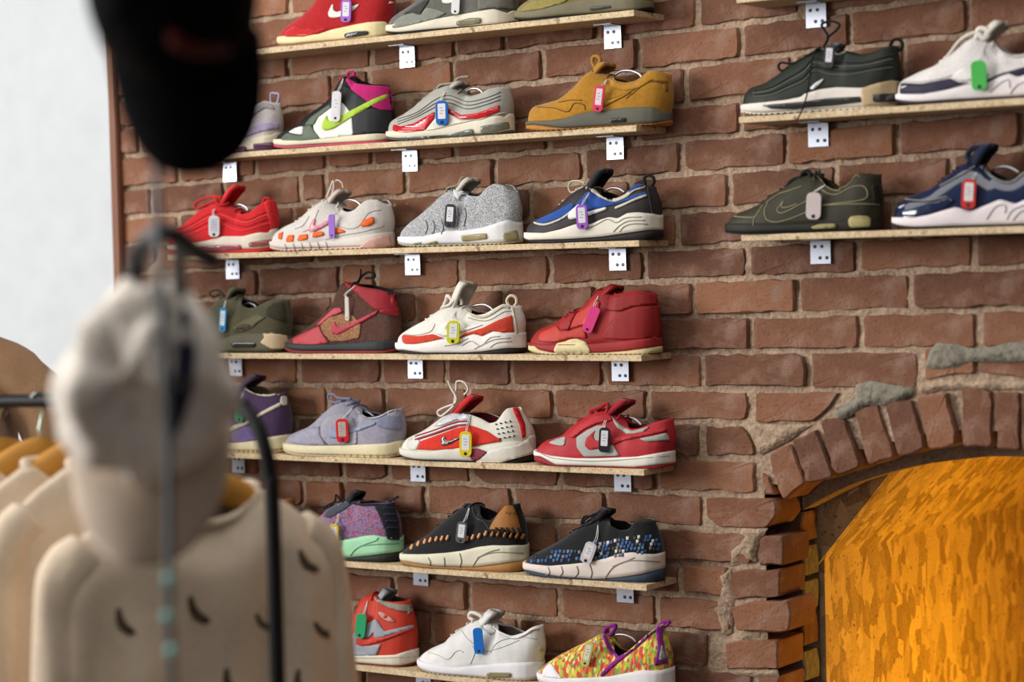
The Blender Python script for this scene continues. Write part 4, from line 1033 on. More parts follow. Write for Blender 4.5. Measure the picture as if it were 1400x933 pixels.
blu = mat((44, 78, 152), 'mesh'); crm = mat((196, 190, 174), 'cloth'); bro = mat((52, 46, 48), 'leather')
s = Shoe('sneaker', 'blue and black running shoe with sculpted off-white sole and heel pull loop', 3, 724, 905, px('C7', [(350, 650), (370, 585), (430, 547), (500, 515), (560, 470), (600, 430), (650, 385), (700, 350)]),
         px('C7', [(745, 358), (800, 395), (860, 430), (910, 430), (960, 395), (1000, 350), (1040, 332), (1085, 350)]), px('C7', [(350, 665), (450, 650), (550, 625), (640, 592), (740, 590), (800, 560), (850, 545), (900, 555), (960, 520), (1020, 515), (1100, 525), (1160, 530)]),
         upper=bro, midsole=mat((220, 214, 200), 'rubber'), outsole=mat((34, 30, 32), 'rubber'), out=px('C7', [(350, 690), (600, 684), (800, 668), (950, 645), (1100, 622), (1185, 640)]), lining=DARKIN)
s.panel('vamp', blu, 'C7', [(376, 578), (430, 550), (520, 508), (620, 455), (640, 470), (600, 520), (550, 555), (430, 590)])
s.panel('quarter', blu, 'C7', [(640, 470), (715, 385), (760, 400), (860, 445), (920, 450), (1000, 410), (1090, 385), (1095, 408), (1000, 432), (900, 465), (750, 500), (640, 510)])
s.strip('piping', crm, 'C7', [(372, 582), (440, 596), (540, 562), (600, 522), (640, 490)], 2.6)
s.strip('collar_trim', crm, 'C7', [(738, 372), (800, 412), (880, 442), (960, 414), (1010, 372), (1085, 352)], 4.4)
s.panel('collar', blu, 'C7', [(975, 395), (1005, 352), (1040, 336), (1080, 345), (1075, 352), (1020, 368)])
s.strip('side_trim', crm, 'C7', [(890, 492), (960, 462), (1030, 430), (1095, 408)], 3.0)
s.panel('swoosh', mat((228, 226, 222), 'leather'), 'C7', [(592, 545), (602, 515), (640, 482), (668, 460), (662, 490), (690, 522), (840, 482), (842, 498), (720, 540), (600, 564)])
s.line('sole_contour', mat((168, 162, 148), 'rubber'), 'C7', [(700, 620), (760, 600), (840, 560), (900, 580), (960, 550), (1060, 545)], 1.4)
s.line('sole_contour', mat((168, 162, 148), 'rubber'), 'C7', [(880, 640), (920, 600), (980, 570), (1080, 565)], 1.4)
s.line('sole_contour', mat((168, 162, 148), 'rubber'), 'C7', [(920, 640), (950, 605), (1010, 588), (1100, 590)], 1.4)
s.panel('heel_strip', mat((28, 26, 28), 'cloth'), 'C7', [(1092, 345), (1112, 350), (1140, 520), (1125, 522), (1105, 420)])
s.tongue(mat((30, 30, 34), 'cloth'), 'C7', [(700, 380), (735, 315), (765, 262), (800, 240)], 0.026, curl=0.016)
s.free('pull_loop', mat((28, 26, 28), 'cloth'), 'C7', [(1085, 350), (1078, 300), (1100, 280), (1130, 290), (1140, 320), (1118, 360)], 0.0034, y=[0, 0, 0, .002, .002, 0])
s.laces(mat((196, 188, 170), 'cloth'), px('C7', [(550, 470)])[0][0], 6, y0=270)
s.free('lace', mat((196, 188, 170), 'cloth'), 'C7', [(690, 350), (620, 390), (595, 360), (610, 320), (660, 315), (700, 330)], 0.0020, y=-0.018)
s.keytag('C7', (680, 545), 72, 158, 2, (160, 96, 200), 'purple-framed key tag on the blue and black running shoe', [(690, 440), (718, 345)])
s.tree('C7', [(825, 385), (865, 360), (915, 365), (952, 388)], 'steel shoe tree arc inside the blue and black running shoe')

# ---- row 4
olv = mat((86, 82, 62), 'suede')
s = Shoe('sneaker', 'olive green sneaker with beige heel clip, half behind the beige cap', 4, 258, 396, px('X', [(260, 468), (264, 455), (277, 440), (289, 426), (299, 414), (308, 406)]),
         px('Z1', [(370, 425), (430, 470), (500, 540), (580, 578), (660, 565), (740, 520), (830, 470), (900, 462), (975, 465)]), px('X', [(260, 475), (275, 470), (290, 468), (305, 464), (316, 459), (332, 456), (354, 456), (372, 457), (394, 461)]),
         upper=olv, midsole=mat((92, 88, 70), 'rubber'), outsole=mat((40, 38, 34), 'rubber'), out=0.004, lining=mat((44, 40, 30), 'cloth'))
s.panel('heel_clip', mat((206, 182, 148), 'rubber'), 'D1', [(260, 600), (292, 566), (276, 540), (350, 544), (436, 556), (440, 615), (400, 640), (330, 640)])
s.panel('air_window', mat((38, 36, 34), 'glass'), 'D1', [(75, 608), (90, 598), (230, 600), (238, 616), (226, 632), (85, 634)])
s.panel('side_frame', mat((98, 92, 66), 'leather'), 'D1', [(85, 505), (150, 462), (250, 418), (300, 440), (250, 470), (215, 505), (150, 528), (95, 530)])
s.panel('side_emblem', mat((66, 64, 50), 'leather'), 'D1', [(102, 505), (160, 478), (214, 490), (180, 510), (112, 522)])
s.panel('heel_panel', mat((62, 58, 44), 'suede'), 'D1', [(290, 390), (350, 345), (410, 335), (425, 440), (432, 470), (350, 450), (300, 430)])
s.tongue(mat((92, 86, 66), 'cloth'), 'Z1', [(260, 500), (310, 400), (360, 320), (410, 296)], 0.026, curl=0.02)
s.laces(mat((90, 84, 64), 'cloth'), 285, 5, y0=420)
s.free('lace', mat((44, 38, 30), 'cloth'), 'Z1', [(250, 430), (215, 370), (160, 345), (80, 360), (65, 400), (110, 425)], 0.0020, y=-0.02)
s.keytag('D1', (22, 455), 48, 155, -6, (42, 138, 200), 'sky blue key tag on the olive green sneaker', [(30, 360), (40, 330)], pcol=(214, 226, 236))
s.tree('Z1', [(510, 530), (560, 512), (620, 530), (655, 560)], 'steel shoe tree arc inside the olive green sneaker')

gold = mat_cells('copper_glitter', [(150, 96, 64), (204, 150, 100), (110, 66, 48), (226, 182, 130), (134, 82, 66), (180, 110, 80)], 1100, rough=0.4, metal=0.3, bump=0.8)
goldd = mat_cells('dark_copper_glitter', [(76, 44, 36), (104, 62, 46), (60, 36, 32), (126, 80, 60), (70, 44, 40)], 1100, rough=0.45, metal=0.25, bump=0.8)
pnk = mat((178, 66, 74), 'leather')
s = Shoe('sneaker', 'pink and copper glitter high-top sneaker with red collar and black midsole', 4, 398, 548, px('D1', [(460, 612), (470, 575), (520, 550), (580, 520), (620, 480), (680, 430), (720, 385), (760, 330), (785, 260), (800, 215)]),
         px('P3', [(692, 92), (760, 108), (830, 120), (900, 132), (918, 142)]), px('D1', [(460, 620), (600, 620), (720, 610), (860, 600), (1000, 590), (1140, 590)]),
         upper=goldd, midsole=mat((48, 52, 54), 'rubber'), outsole=mat((140, 44, 46), 'rubber'), out=0.007, lean=0.02)
s.panel('quarter', gold, 'D1', [(648, 492), (700, 442), (780, 420), (850, 425), (905, 480), (895, 570), (800, 590), (712, 592), (662, 540)])
s.panel('toe_cap', pnk, 'D1', [(466, 608), (474, 575), (520, 552), (590, 518), (640, 495), (655, 540), (700, 604), (600, 614)])
s.panel('eyestay', mat((186, 76, 86), 'leather'), 'D1', [(618, 492), (680, 432), (735, 380), (775, 378), (790, 405), (700, 440), (655, 485)])
s.panel('collar', mat((150, 34, 44), 'leather'), 'P3', [(668, 88), (694, 92), (760, 112), (830, 124), (912, 140), (922, 215), (830, 216), (800, 206), (720, 132), (680, 108)])
s.panel('swoosh', mat((176, 58, 76), 'leather'), 'D1', [(742, 458), (718, 500), (722, 545), (760, 552), (850, 502), (1002, 420), (1014, 394), (860, 468), (782, 505), (748, 492)])
s.panel('heel_strip', mat((150, 36, 46), 'leather'), 'D1', [(1015, 395), (1060, 385), (1140, 380), (1142, 435), (1080, 425), (1030, 410)])
s.tongue(LACEB, 'D1', [(790, 300), (840, 220), (900, 205), (960, 195)], 0.026)
s.free('lace', LACEB, 'D1', [(885, 215), (905, 180), (945, 152), (985, 160), (985, 185), (930, 190)], 0.0030, y=-0.006)
s.free('lace', LACEB, 'D1', [(880, 215), (900, 175), (902, 130)], 0.0020, y=-0.008)
s.free('lace', LACEB, 'D1', [(620, 475), (690, 420), (690, 390), (730, 360), (790, 335)], 0.0040, y=[-.02, -.026, -.024, -.02, -.016])
s.laces(LACEB, px('D1', [(600, 500)])[0][0], 5, y0=440)
s.keytag('D1', (815, 385), 26, 150, 0, (222, 214, 206), 'thin cream key tag seen edge-on, on the pink and copper high-top', [(800, 290), (848, 215)], paper=False)

rdo = mat((196, 66, 46), 'suede')
s = Shoe('sneaker', 'white running shoe with orange-red side band, sculpted white sole and cream heel loop', 4, 549, 717, px('D2', [(-3, 595), (10, 547), (60, 515), (120, 480), (175, 452), (220, 420), (260, 388), (310, 365), (350, 358)]),
         px('D2', [(390, 375), (430, 405), (490, 425), (540, 415), (590, 382), (640, 352), (695, 368)]), px('D2', [(-3, 615), (80, 615), (180, 600), (260, 578), (340, 590), (400, 562), (455, 546), (505, 564), (570, 530), (640, 538), (740, 540)]),
         upper=mat((224, 220, 210), 'mesh'), midsole=mat((226, 222, 216), 'rubber'), outsole=mat((32, 30, 32), 'rubber'), out=px('D2', [(0, 645), (150, 662), (300, 670), (500, 655), (640, 635), (770, 640)]), lining=mat((120, 22, 34), 'cloth'))
s.panel('side_band', rdo, 'D2', [(0, 592), (2, 552), (100, 560), (200, 546), (245, 566), (270, 572), (180, 592), (80, 610), (15, 610)])
s.panel('side_band', rdo, 'D2', [(345, 588), (390, 545), (520, 505), (620, 455), (700, 425), (712, 535), (640, 536), (575, 526), (505, 560), (455, 543), (400, 560)])
s.panel('swoosh', mat((230, 228, 222), 'leather'), 'D2', [(218, 540), (240, 505), (282, 470), (300, 475), (282, 520), (310, 528), (520, 485), (380, 536), (262, 562)])
s.strip('collar_trim', mat((196, 186, 162), 'cloth'), 'D2', [(400, 392), (450, 425), (500, 440), (550, 430), (605, 395), (645, 370), (690, 380)], 3.0)
s.line('seam', mat((160, 156, 146), 'cloth'), 'D2', [(420, 440), (490, 460), (560, 455), (650, 405), (700, 400)], 1.2)
s.line('seam', mat((170, 164, 152), 'cloth'), 'D2', [(15, 548), (90, 552), (180, 530), (210, 480)], 1.1)
for p in ([(380, 620), (440, 590), (500, 620), (560, 570), (620, 560)], [(460, 640), (520, 610), (590, 580), (690, 570)], [(560, 630), (610, 600), (700, 592)], [(270, 620), (340, 610), (420, 575)]): s.line('sole_contour', mat((178, 174, 168), 'rubber'), 'D2', p, 1.4)
s.panel('heel_strip', mat((206, 196, 176), 'cloth'), 'D2', [(692, 372), (708, 372), (728, 480), (738, 540), (722, 540), (712, 450)])
s.tongue(mat((214, 208, 196), 'cloth'), 'D2', [(300, 370), (340, 290), (375, 212)], 0.030, curl=0.026, th=0.006)
s.free('pull_loop', mat((206, 194, 166), 'cloth'), 'D2', [(690, 380), (668, 335), (690, 302), (722, 310), (730, 345), (708, 385)], 0.0034, y=[0, 0, 0, .002, .002, 0])
s.laces(LACEW, px('D2', [(165, 450)])[0][0], 6, y0=430)
s.free('lace', LACEW, 'D2', [(330, 350), (290, 300), (280, 330), (265, 375), (330, 340), (345, 305), (375, 330), (380, 360)], 0.0034, y=-0.016)
s.free('lace', LACEW, 'D2', [(330, 330), (300, 360), (250, 375)], 0.0026, y=-0.024)
s.keytag('D2', (326, 535), 80, 148, -4, (206, 208, 32), 'yellow key tag on the white running shoe with the orange-red band', [(318, 440), (322, 360)])
s.tree('D2', [(425, 390), (460, 365), (520, 358), (560, 375), (582, 398)], 'steel shoe tree arc inside the white running shoe with the orange-red band')

rtr = mat((148, 36, 36), 'leather')
s = Shoe('sneaker', 'all-red mid-top trainer with forefoot strap and cream gum outsole', 4, 729.6, 904, px('P4', [(622, 348), (630, 315), (660, 280), (720, 255), (750, 237), (790, 208), (850, 180), (880, 142), (905, 112)]),
         px('P4', [(930, 112), (970, 132), (1010, 124), (1060, 116), (1100, 125), (1140, 132)]), px('P4', [(622, 352), (700, 354), (850, 345), (1000, 330), (1165, 320)]),
         upper=rtr, midsole=mat((152, 42, 44), 'leather'), outsole=mat((214, 198, 150), 'rubber'), out=px('P4', [(622, 350), (640, 366), (700, 378), (900, 380), (1000, 372), (1165, 352)]), lean=0.04, notch=0.002)
s.panel('forefoot_support', mat((216, 202, 156), 'rubber'), 'P4', [(706, 372), (722, 340), (758, 334), (775, 325), (805, 321), (845, 336), (866, 384), (790, 388), (722, 386)])
for x in (758, 824): s.line('groove', mat((120, 100, 70), 'rubber'), 'P4', [(x-4, 362), (x+2, 378), (x, 388)], 1.6)
s.panel('strap', mat((154, 38, 40), 'leather'), 'P4', [(735, 252), (760, 216), (800, 196), (812, 206), (790, 240), (772, 286), (740, 284)], 0.003)
s.panel('vamp', mat((184, 62, 52), 'leather'), 'P4', [(650, 298), (720, 266), (736, 290), (780, 290), (830, 270), (850, 320), (780, 318), (700, 340), (640, 330)])
s.panel('eyestay', mat((182, 58, 50), 'leather'), 'P4', [(770, 282), (800, 215), (850, 190), (884, 150), (905, 170), (880, 230), (840, 262)])
s.panel('heel_panel', mat((140, 32, 34), 'leather'), 'P4', [(915, 320), (935, 270), (985, 215), (1050, 188), (1150, 182), (1162, 315), (1000, 328)])
s.panel('collar', mat((138, 30, 33), 'leather'), 'P4', [(925, 125), (970, 142), (1010, 134), (1060, 126), (1142, 140), (1150, 176), (1050, 182), (985, 206), (930, 200), (905, 160)])
s.line('seam', mat((120, 26, 32), 'cloth'), 'P4', [(1030, 135), (1060, 180), (1100, 186), (1150, 184)], 1.1)
s.panel('ankle_patch', mat((196, 76, 58), 'leather'), 'P4', [(830, 250), (850, 225), (880, 232), (872, 262), (848, 280), (835, 272)])
s.line('emblem', mat((120, 26, 32), 'cloth'), 'P4', [(1030, 285), (1035, 268), (1050, 268), (1055, 280), (1042, 290)], 1.0)
s.tongue(mat((140, 30, 34), 'leather'), 'P4', [(880, 165), (915, 118), (950, 95), (1000, 88)], 0.027)
s.laces(mat((150, 34, 38), 'cloth'), px('P4', [(770, 220)])[0][0], 5, y0=420)
s.keytag('P4', (866, 240), 44, 118, -24, (228, 70, 140), 'hot pink key tag tilted against the all-red mid-top trainer', [(876, 180), (895, 140)], paper=False)
# ---- row 5
pur = mat((74, 56, 86), 'suede')
s = Shoe('sneaker', 'purple suede high-top sneaker with cream swoosh, behind the clothes rack', 5, 252, 397, px('X', [(254, 600), (262, 588), (280, 580), (295, 568), (308, 553), (316, 540), (321, 531)]),
         px('H2', [(590, 35), (640, 50), (700, 85), (780, 95), (850, 78)]), px('X', [(254, 610), (290, 607), (316, 606), (350, 601), (396, 597)]),
         upper=pur, midsole=CREAM, outsole=mat((200, 180, 130), 'rubber'), out=0.006, lean=0.02, lining=mat((130, 112, 84), 'cloth'))
s.panel('quarter', mat((108, 92, 140), 'suede'), 'H2', [(545, 400), (540, 335), (640, 292), (690, 300), (720, 380), (640, 392)])
s.panel('swoosh', mat((206, 196, 176), 'leather'), 'H2', [(520, 330), (540, 296), (640, 262), (760, 190), (858, 140), (862, 164), (760, 214), (640, 286), (545, 326)])
s.panel('heel_tab', mat((206, 196, 176), 'leather'), 'H2', [(856, 104), (896, 100), (898, 160), (870, 166), (854, 150)])
s.strip('collar_trim', mat((206, 196, 172), 'cloth'), 'H2', [(630, 52), (700, 88), (780, 100), (850, 84)], 2.4)
s.tongue(pur, 'H2', [(600, 40), (640, 5), (690, -30), (740, -20)], 0.026)
s.laces(mat((90, 72, 110), 'cloth'), 285, 5, y0=560)
for k in range(12): s.line('sole_groove', mat((110, 94, 60), 'rubber'), 'H2', [(560+k*30, 448-k*1.2), (560+k*30, 466-k*1.4)], 0.9)
s.keytag('H2', (592, 195), 62, 150, 0, (64, 128, 86), 'dark green key tag on the purple suede high-top', [(600, 110), (640, 40)], paper=False)

gb = mat((148, 146, 160), 'suede')
s = Shoe('sneaker', 'lilac grey suede low sneaker with cream ribbed sole', 5, 396.5, 552, px('E1', [(455, 592), (462, 550), (500, 520), (560, 495), (600, 480), (650, 440), (700, 385), (750, 340), (800, 318)]),
         px('E1', [(860, 355), (900, 400), (960, 425), (1020, 415), (1080, 380), (1135, 365)]), px('E1', [(452, 595), (600, 605), (750, 605), (900, 600), (1050, 595), (1170, 585)]),
         upper=gb, midsole=CREAM, outsole=mat((210, 194, 152), 'rubber'), out=0.005, lining=mat((60, 58, 70), 'cloth'))
s.panel('toe_cap', mat((152, 150, 166), 'suede'), 'E1', [(460, 586), (468, 552), (510, 520), (580, 500), (640, 490), (640, 540), (680, 600), (560, 600)])
s.panel('quarter', mat((156, 152, 164), 'suede'), 'E1', [(648, 480), (700, 420), (790, 400), (850, 430), (880, 520), (880, 596), (700, 600), (660, 550)])
s.panel('swoosh', mat((140, 150, 176), 'leather'), 'E1', [(712, 478), (698, 520), (702, 556), (738, 562), (830, 532), (1000, 470), (1005, 448), (850, 500), (760, 520), (733, 505)])
s.panel('heel_panel', mat((124, 128, 150), 'suede'), 'E1', [(1000, 452), (1080, 402), (1140, 378), (1165, 460), (1166, 505), (1080, 500), (1010, 485)])
s.line('seam', mat((78, 80, 110), 'cloth'), 'E1', [(640, 480), (640, 540), (690, 602)], 1.2)
s.line('seam', mat((112, 112, 130), 'cloth'), 'E1', [(560, 590), (590, 500), (650, 490)], 1.0)
s.strip('collar_trim', mat((172, 176, 186), 'cloth'), 'E1', [(870, 372), (910, 410), (965, 432), (1025, 422), (1085, 388), (1135, 372)], 1.8)
text_on(s, 'NIKE', 'E1', (1112, 408), 7.0, mat((206, 196, 200), 'leather'))
s.tongue(mat((128, 130, 148), 'cloth'), 'E1', [(790, 345), (835, 310), (880, 295), (960, 285)], 0.029, curl=0.022)
s.free('lace', mat((120, 124, 150), 'cloth'), 'E1', [(780, 318), (740, 330), (700, 315), (698, 280), (730, 278), (760, 300), (840, 305)], 0.0026, y=-0.014)
s.laces(mat((112, 116, 140), 'cloth'), px('E1', [(640, 450)])[0][0], 6, y0=560)
for k in range(15): s.line('sole_groove', mat((120, 104, 70), 'rubber'), 'E1', [(545+k*42, 655+k*0.6), (545+k*42, 674+k*0.6)], 0.9)
s.keytag('E1', (785, 510), 80, 152, 2, (204, 26, 34), 'red key tag on the lilac grey suede low sneaker', [(795, 420), (850, 365)], pcol=(176, 160, 150))
s.tree('E1', [(880, 400), (910, 388), (950, 395), (985, 420)], 'steel shoe tree arc inside the lilac grey suede low sneaker')

s = Shoe('sneaker', 'white and red mesh running shoe with metallic swoosh and perforated heel', 5, 555, 730, px('E2', [(28, 615), (35, 575), (70, 545), (150, 510), (200, 480), (250, 440), (300, 402)]),
         px('E2', [(345, 394), (450, 404), (520, 430), (570, 462), (610, 450), (640, 400), (662, 368), (700, 362), (735, 385)]), px('E2', [(30, 625), (100, 640), (200, 640), (300, 625), (380, 620), (460, 615), (550, 608), (640, 585), (720, 580), (790, 552), (835, 600)]),
         upper=mat((212, 208, 196), 'leather'), midsole=mat((206, 202, 190), 'rubber'), outsole=mat((28, 28, 30), 'rubber'), out=px('E2', [(30, 680), (200, 708), (400, 712), (560, 722), (700, 690), (840, 655)]), lining=mat((110, 18, 26), 'cloth'), lean=0.42)
s.panel('mesh_panel', mat((206, 54, 40), 'mesh'), 'E2', [(92, 630), (112, 580), (200, 548), (350, 494), (440, 476), (540, 512), (640, 576), (550, 590), (460, 608), (350, 622), (200, 634)])
s.panel('toe_cap', mat((204, 202, 196), 'leather'), 'E2', [(32, 605), (40, 572), (75, 558), (118, 574), (95, 634), (40, 628)])
for k, c in ((0, (134, 30, 48)), (1, (206, 204, 204)), (2, (150, 44, 60))):
    s.strip('stripe', mat(c, 'leather'), 'E2', [(80, 553+k*9), (200, 512+k*10), (320, 466+k*12), (380, 452+k*12), (430, 452+k*10)], 2.2)
s.panel('eyestay', mat((206, 208, 212), 'patent'), 'E2', [(205, 485), (300, 408), (345, 398), (420, 408), (440, 440), (350, 440), (250, 480)])
s.panel('swoosh', mat((120, 114, 118), 'metal'), 'E2', [(258, 545), (250, 595), (262, 608), (300, 598), (372, 560), (372, 545), (295, 578), (276, 572), (280, 540)])
s.panel('heel_tab', mat((190, 26, 34), 'leather'), 'E2', [(700, 364), (738, 372), (780, 470), (786, 550), (765, 560), (748, 470), (715, 400)])
s.panel('heel_sweep', mat((214, 210, 198), 'rubber'), 'E2', [(470, 712), (520, 655), (620, 622), (740, 600), (800, 560), (836, 640), (740, 680), (640, 712), (560, 724)])
s.panel('arch_wedge', mat((126, 46, 62), 'rubber'), 'E2', [(440, 632), (480, 622), (550, 648), (500, 690), (470, 706), (440, 690)])
for i in range(4):
    for j in range(4): s.panel('vent_hole', mat((70, 68, 70), 'mesh'), None, None, 0.0002, None, px('E2', [(602+i*30+j*8+a, 470+j*30-i*6+b) for a, b in ((-4, -4), (4, -4), (4, 4), (-4, 4))]))
s.tongue(mat((186, 30, 32), 'cloth'), 'E2', [(320, 400), (380, 340), (440, 285), (500, 268)], 0.026, curl=0.02)
s.free('lace', LACEW, 'E2', [(330, 350), (345, 300), (310, 235), (292, 190)], 0.0022, y=-0.010)
s.free('lace', LACEW, 'E2', [(330, 350), (345, 230), (350, 195), (395, 200), (420, 245), (395, 280)], 0.0022, y=-0.006)
s.free('lace', LACEW, 'E2', [(330, 350), (250, 415), (225, 390), (260, 365), (330, 340)], 0.0022, y=-0.020)
s.laces(mat((150, 60, 66), 'cloth'), px('E2', [(205, 480)])[0][0], 6, y0=575)
s.keytag('E2', (405, 595), 78, 160, -2, (224, 204, 28), 'yellow key tag on the white and red mesh running shoe', [(410, 480), (416, 392)])

r2 = mat((172, 42, 50), 'leather'); gy = mat((166, 166, 160), 'leather')
s = Shoe('sneaker', 'red and grey leather low sneaker with white midsole and red outsole', 5, 738, 921.5, px('P4', [(650, 800), (655, 780), (690, 750), (740, 735), (765, 725), (800, 690), (830, 665), (870, 642), (900, 625), (935, 622)]),
         px('P4', [(985, 660), (1010, 690), (1045, 705), (1080, 700), (1120, 680), (1178, 664)]), px('P4', [(650, 800), (700, 820), (800, 830), (900, 830), (1050, 825), (1205, 808)]),
         upper=r2, midsole=mat((224, 220, 210), 'rubber'), outsole=mat((146, 36, 46), 'rubber'), out=px('P4', [(650, 822), (720, 856), (850, 866), (1000, 870), (1210, 855)]), lining=mat((110, 22, 32), 'cloth'))
s.panel('toe_box', gy, 'P4', [(684, 766), (720, 748), (760, 738), (752, 778), (720, 776)])
s.panel('quarter', gy, 'P4', [(804, 742), (850, 712), (890, 692), (925, 692), (962, 780), (988, 820), (836, 824), (806, 785)])
s.panel('heel_panel', gy, 'P4', [(1070, 748), (1120, 738), (1185, 722), (1200, 752), (1100, 760)])
s.panel('collar', gy, 'P4', [(948, 650), (985, 688), (1040, 716), (1115, 696), (1080, 725), (1020, 728), (975, 700)])
s.panel('swoosh', mat((178, 46, 52), 'leather'), 'P4', [(886, 710), (846, 745), (838, 775), (860, 796), (920, 786), (1000, 756), (1188, 716), (1186, 700), (1020, 732), (930, 752), (884, 756), (876, 735)])
s.panel('eyestay', mat((180, 48, 54), 'leather'), 'P4', [(765, 738), (800, 700), (830, 676), (880, 650), (940, 640), (960, 670), (900, 680), (840, 706), (790, 745)])
s.line('sole_seam', mat((150, 148, 140), 'rubber'), 'P4', [(655, 812), (720, 832), (900, 842), (1200, 820)], 0.9)
s.tongue(mat((150, 30, 38), 'cloth'), 'P4', [(920, 640), (960, 605), (1000, 580), (1040, 570)], 0.027, curl=0.02)
lr = mat((166, 34, 42), 'cloth')
s.laces(lr, px('P4', [(790, 700)])[0][0], 6, y0=580)
s.free('lace', lr, 'P4', [(870, 645), (860, 630), (900, 615), (935, 598), (930, 640), (890, 660)], 0.0040, y=-0.018)
s.keytag('P4', (922, 752), 46, 106, -4, (34, 34, 46), 'black-framed key tag on the red and grey leather low sneaker', [(918, 680), (950, 640)])
s.tree('P4', [(985, 665), (1010, 652), (1050, 662), (1080, 690)], 'steel shoe tree arc inside the red and grey low sneaker')

# ---- row 6
s = Shoe('sneaker', 'brown leather sneaker with silver lace hooks, mostly behind the pale shirt', 6, 262, 402, px('X', [(264, 742), (268, 732), (285, 720), (300, 710), (318, 700), (328, 688), (334, 681)]),
         px('X', [(338, 684), (348, 690), (360, 694), (374, 688), (390, 682)]), px('X', [(264, 750), (300, 748), (340, 747), (380, 748), (400, 750)]),
         upper=mat((134, 88, 44), 'leather'), midsole=mat((214, 208, 190), 'rubber'), outsole=BLKR, out=0.005)
s.laces(mat((186, 186, 186), 'metal'), 300, 5, y0=700)
s.free('lace', LACEB, 'H2', [(640, 760), (632, 715), (660, 690), (690, 692), (680, 720), (650, 745)], 0.0024, y=-0.012)
s.free('lace', LACEB, 'H2', [(660, 720), (710, 735), (755, 742)], 0.0022, y=-0.012)
s.tree('H2', [(650, 775), (685, 772), (715, 795)], 'steel shoe tree arc inside the brown leather sneaker')
wv = mat_cells('purple_weave', [(116, 112, 140), (150, 96, 140), (96, 84, 110), (170, 62, 84), (128, 124, 150), (140, 106, 150)], 330, rough=0.9, smooth=True, bump=0.9)
nv = mat((40, 46, 72), 'cloth')
s = Shoe('sneaker', 'purple woven sneaker with mint green sole and black collar', 6, 403, 549, px('F1', [(110, 565), (120, 528), (150, 500), (220, 455), (270, 420), (310, 385), (340, 350), (400, 312), (440, 300)]),
         px('F1', [(470, 305), (540, 320), (620, 318), (700, 320), (745, 308)]), px('F1', [(110, 590), (220, 575), (320, 562), (400, 558), (470, 545), (540, 530), (600, 525), (680, 545), (780, 560)]),
         upper=wv, midsole=mat((158, 212, 172), 'rubber'), outsole=mat((36, 38, 38), 'rubber'), out=px('F1', [(110, 650), (300, 664), (460, 664), (560, 655), (640, 646), (780, 640)]), lean=0.16)
s.panel('eyestay', mat((70, 74, 84), 'suede'), 'F1', [(290, 405), (330, 355), (400, 318), (470, 304), (478, 322), (420, 365), (330, 415)])
s.strip('collar', mat((34, 34, 40), 'cloth'), 'F1', [(470, 316), (540, 330), (620, 328), (700, 330), (742, 318)], 3.4)
s.panel('heel_panel', mat((36, 36, 42), 'mesh'), 'F1', [(615, 338), (742, 320), (770, 450), (776, 552), (695, 548), (684, 490), (642, 385)])
for k in range(4): s.strip('heel_stripe', nv, 'F1', [(665+k*8, 352+k*42), (710+k*6, 350+k*42), (745+k*6, 352+k*42)], 3.0)
s.line('sole_contour', mat((110, 160, 124), 'rubber'), 'F1', [(375, 600), (376, 640), (370, 660)], 1.8)
s.line('sole_contour', mat((112, 164, 126), 'rubber'), 'F1', [(460, 655), (500, 610), (560, 580), (620, 560), (640, 540)], 1.6)
s.line('sole_contour', mat((112, 164, 126), 'rubber'), 'F1', [(540, 590), (640, 580), (770, 575)], 1.4)
s.tongue(mat((30, 30, 34), 'cloth'), 'F1', [(430, 320), (460, 280), (485, 240), (505, 228)], 0.022)
s.free('pull_tab', mat((30, 30, 34), 'cloth'), 'F1', [(700, 318), (735, 295), (768, 278)], 0.0030, y=0)
s.free('lace', LACEB, 'F1', [(400, 300), (370, 265), (365, 300), (330, 340), (280, 355), (345, 318), (400, 310)], 0.0022, y=-0.014)
s.laces(LACEB, px('F1', [(300, 400)])[0][0], 4, y0=700)
s.keytag('F1', (354, 525), 64, 146, -6, (224, 200, 24), 'yellow key tag on the purple woven sneaker', [(375, 430), (388, 330)])

nb = mat((30, 31, 34), 'suede')
s = Shoe('sneaker', 'black sneaker laced with tan leather strips, tan heel and cream wavy sole', 6, 555, 721, px('P6', [(52, 352), (60, 332), (120, 292), (180, 255), (220, 217), (260, 182), (300, 152), (325, 135)]),
         px('P6', [(345, 132), (375, 165), (410, 198), (435, 205), (462, 178), (492, 138), (532, 132)]), px('P6', [(52, 365), (150, 355), (230, 350), (300, 342), (370, 325), (430, 318), (520, 322), (590, 330)]),
         upper=nb, midsole=mat((214, 208, 186), 'rubber'), outsole=mat((164, 118, 66), 'rubber'), out=px('P6', [(52, 388), (200, 408), (350, 414), (450, 402), (590, 388)]), lining=mat((36, 40, 58), 'cloth'), lean=0.12)
tan = mat((158, 104, 48), 'leather'); tanl = mat((206, 150, 104), 'leather')
s.panel('heel_panel', tan, 'P6', [(425, 246), (440, 215), (468, 172), (500, 136), (534, 138), (556, 200), (570, 258), (545, 264), (490, 246)])
for (x, y) in ((75, 325), (105, 310), (135, 300), (160, 293), (187, 288), (212, 285), (237, 282), (325, 286), (352, 279), (380, 273), (410, 263), (440, 266), (466, 264), (495, 268), (520, 271), (545, 273), (570, 276)):
    s.panel('leather_strip', tanl if x < 420 else tan, None, None, 0.0016, None, px('P6', [(x-4, y+12), (x-6, y+4), (x+3, y-12), (x+9, y-10), (x+6, y+6), (x+2, y+12)]))
for x in (455, 478, 502, 524, 546): s.panel('lacing_slot', nb, None, None, 0.0006, None, px('P6', [(x, 236), (x+8, 236), (x+16, 260), (x+8, 262)]))
s.line('seam', mat((90, 90, 92), 'cloth'), 'P6', [(345, 135), (362, 190), (400, 210), (425, 246)], 0.9)
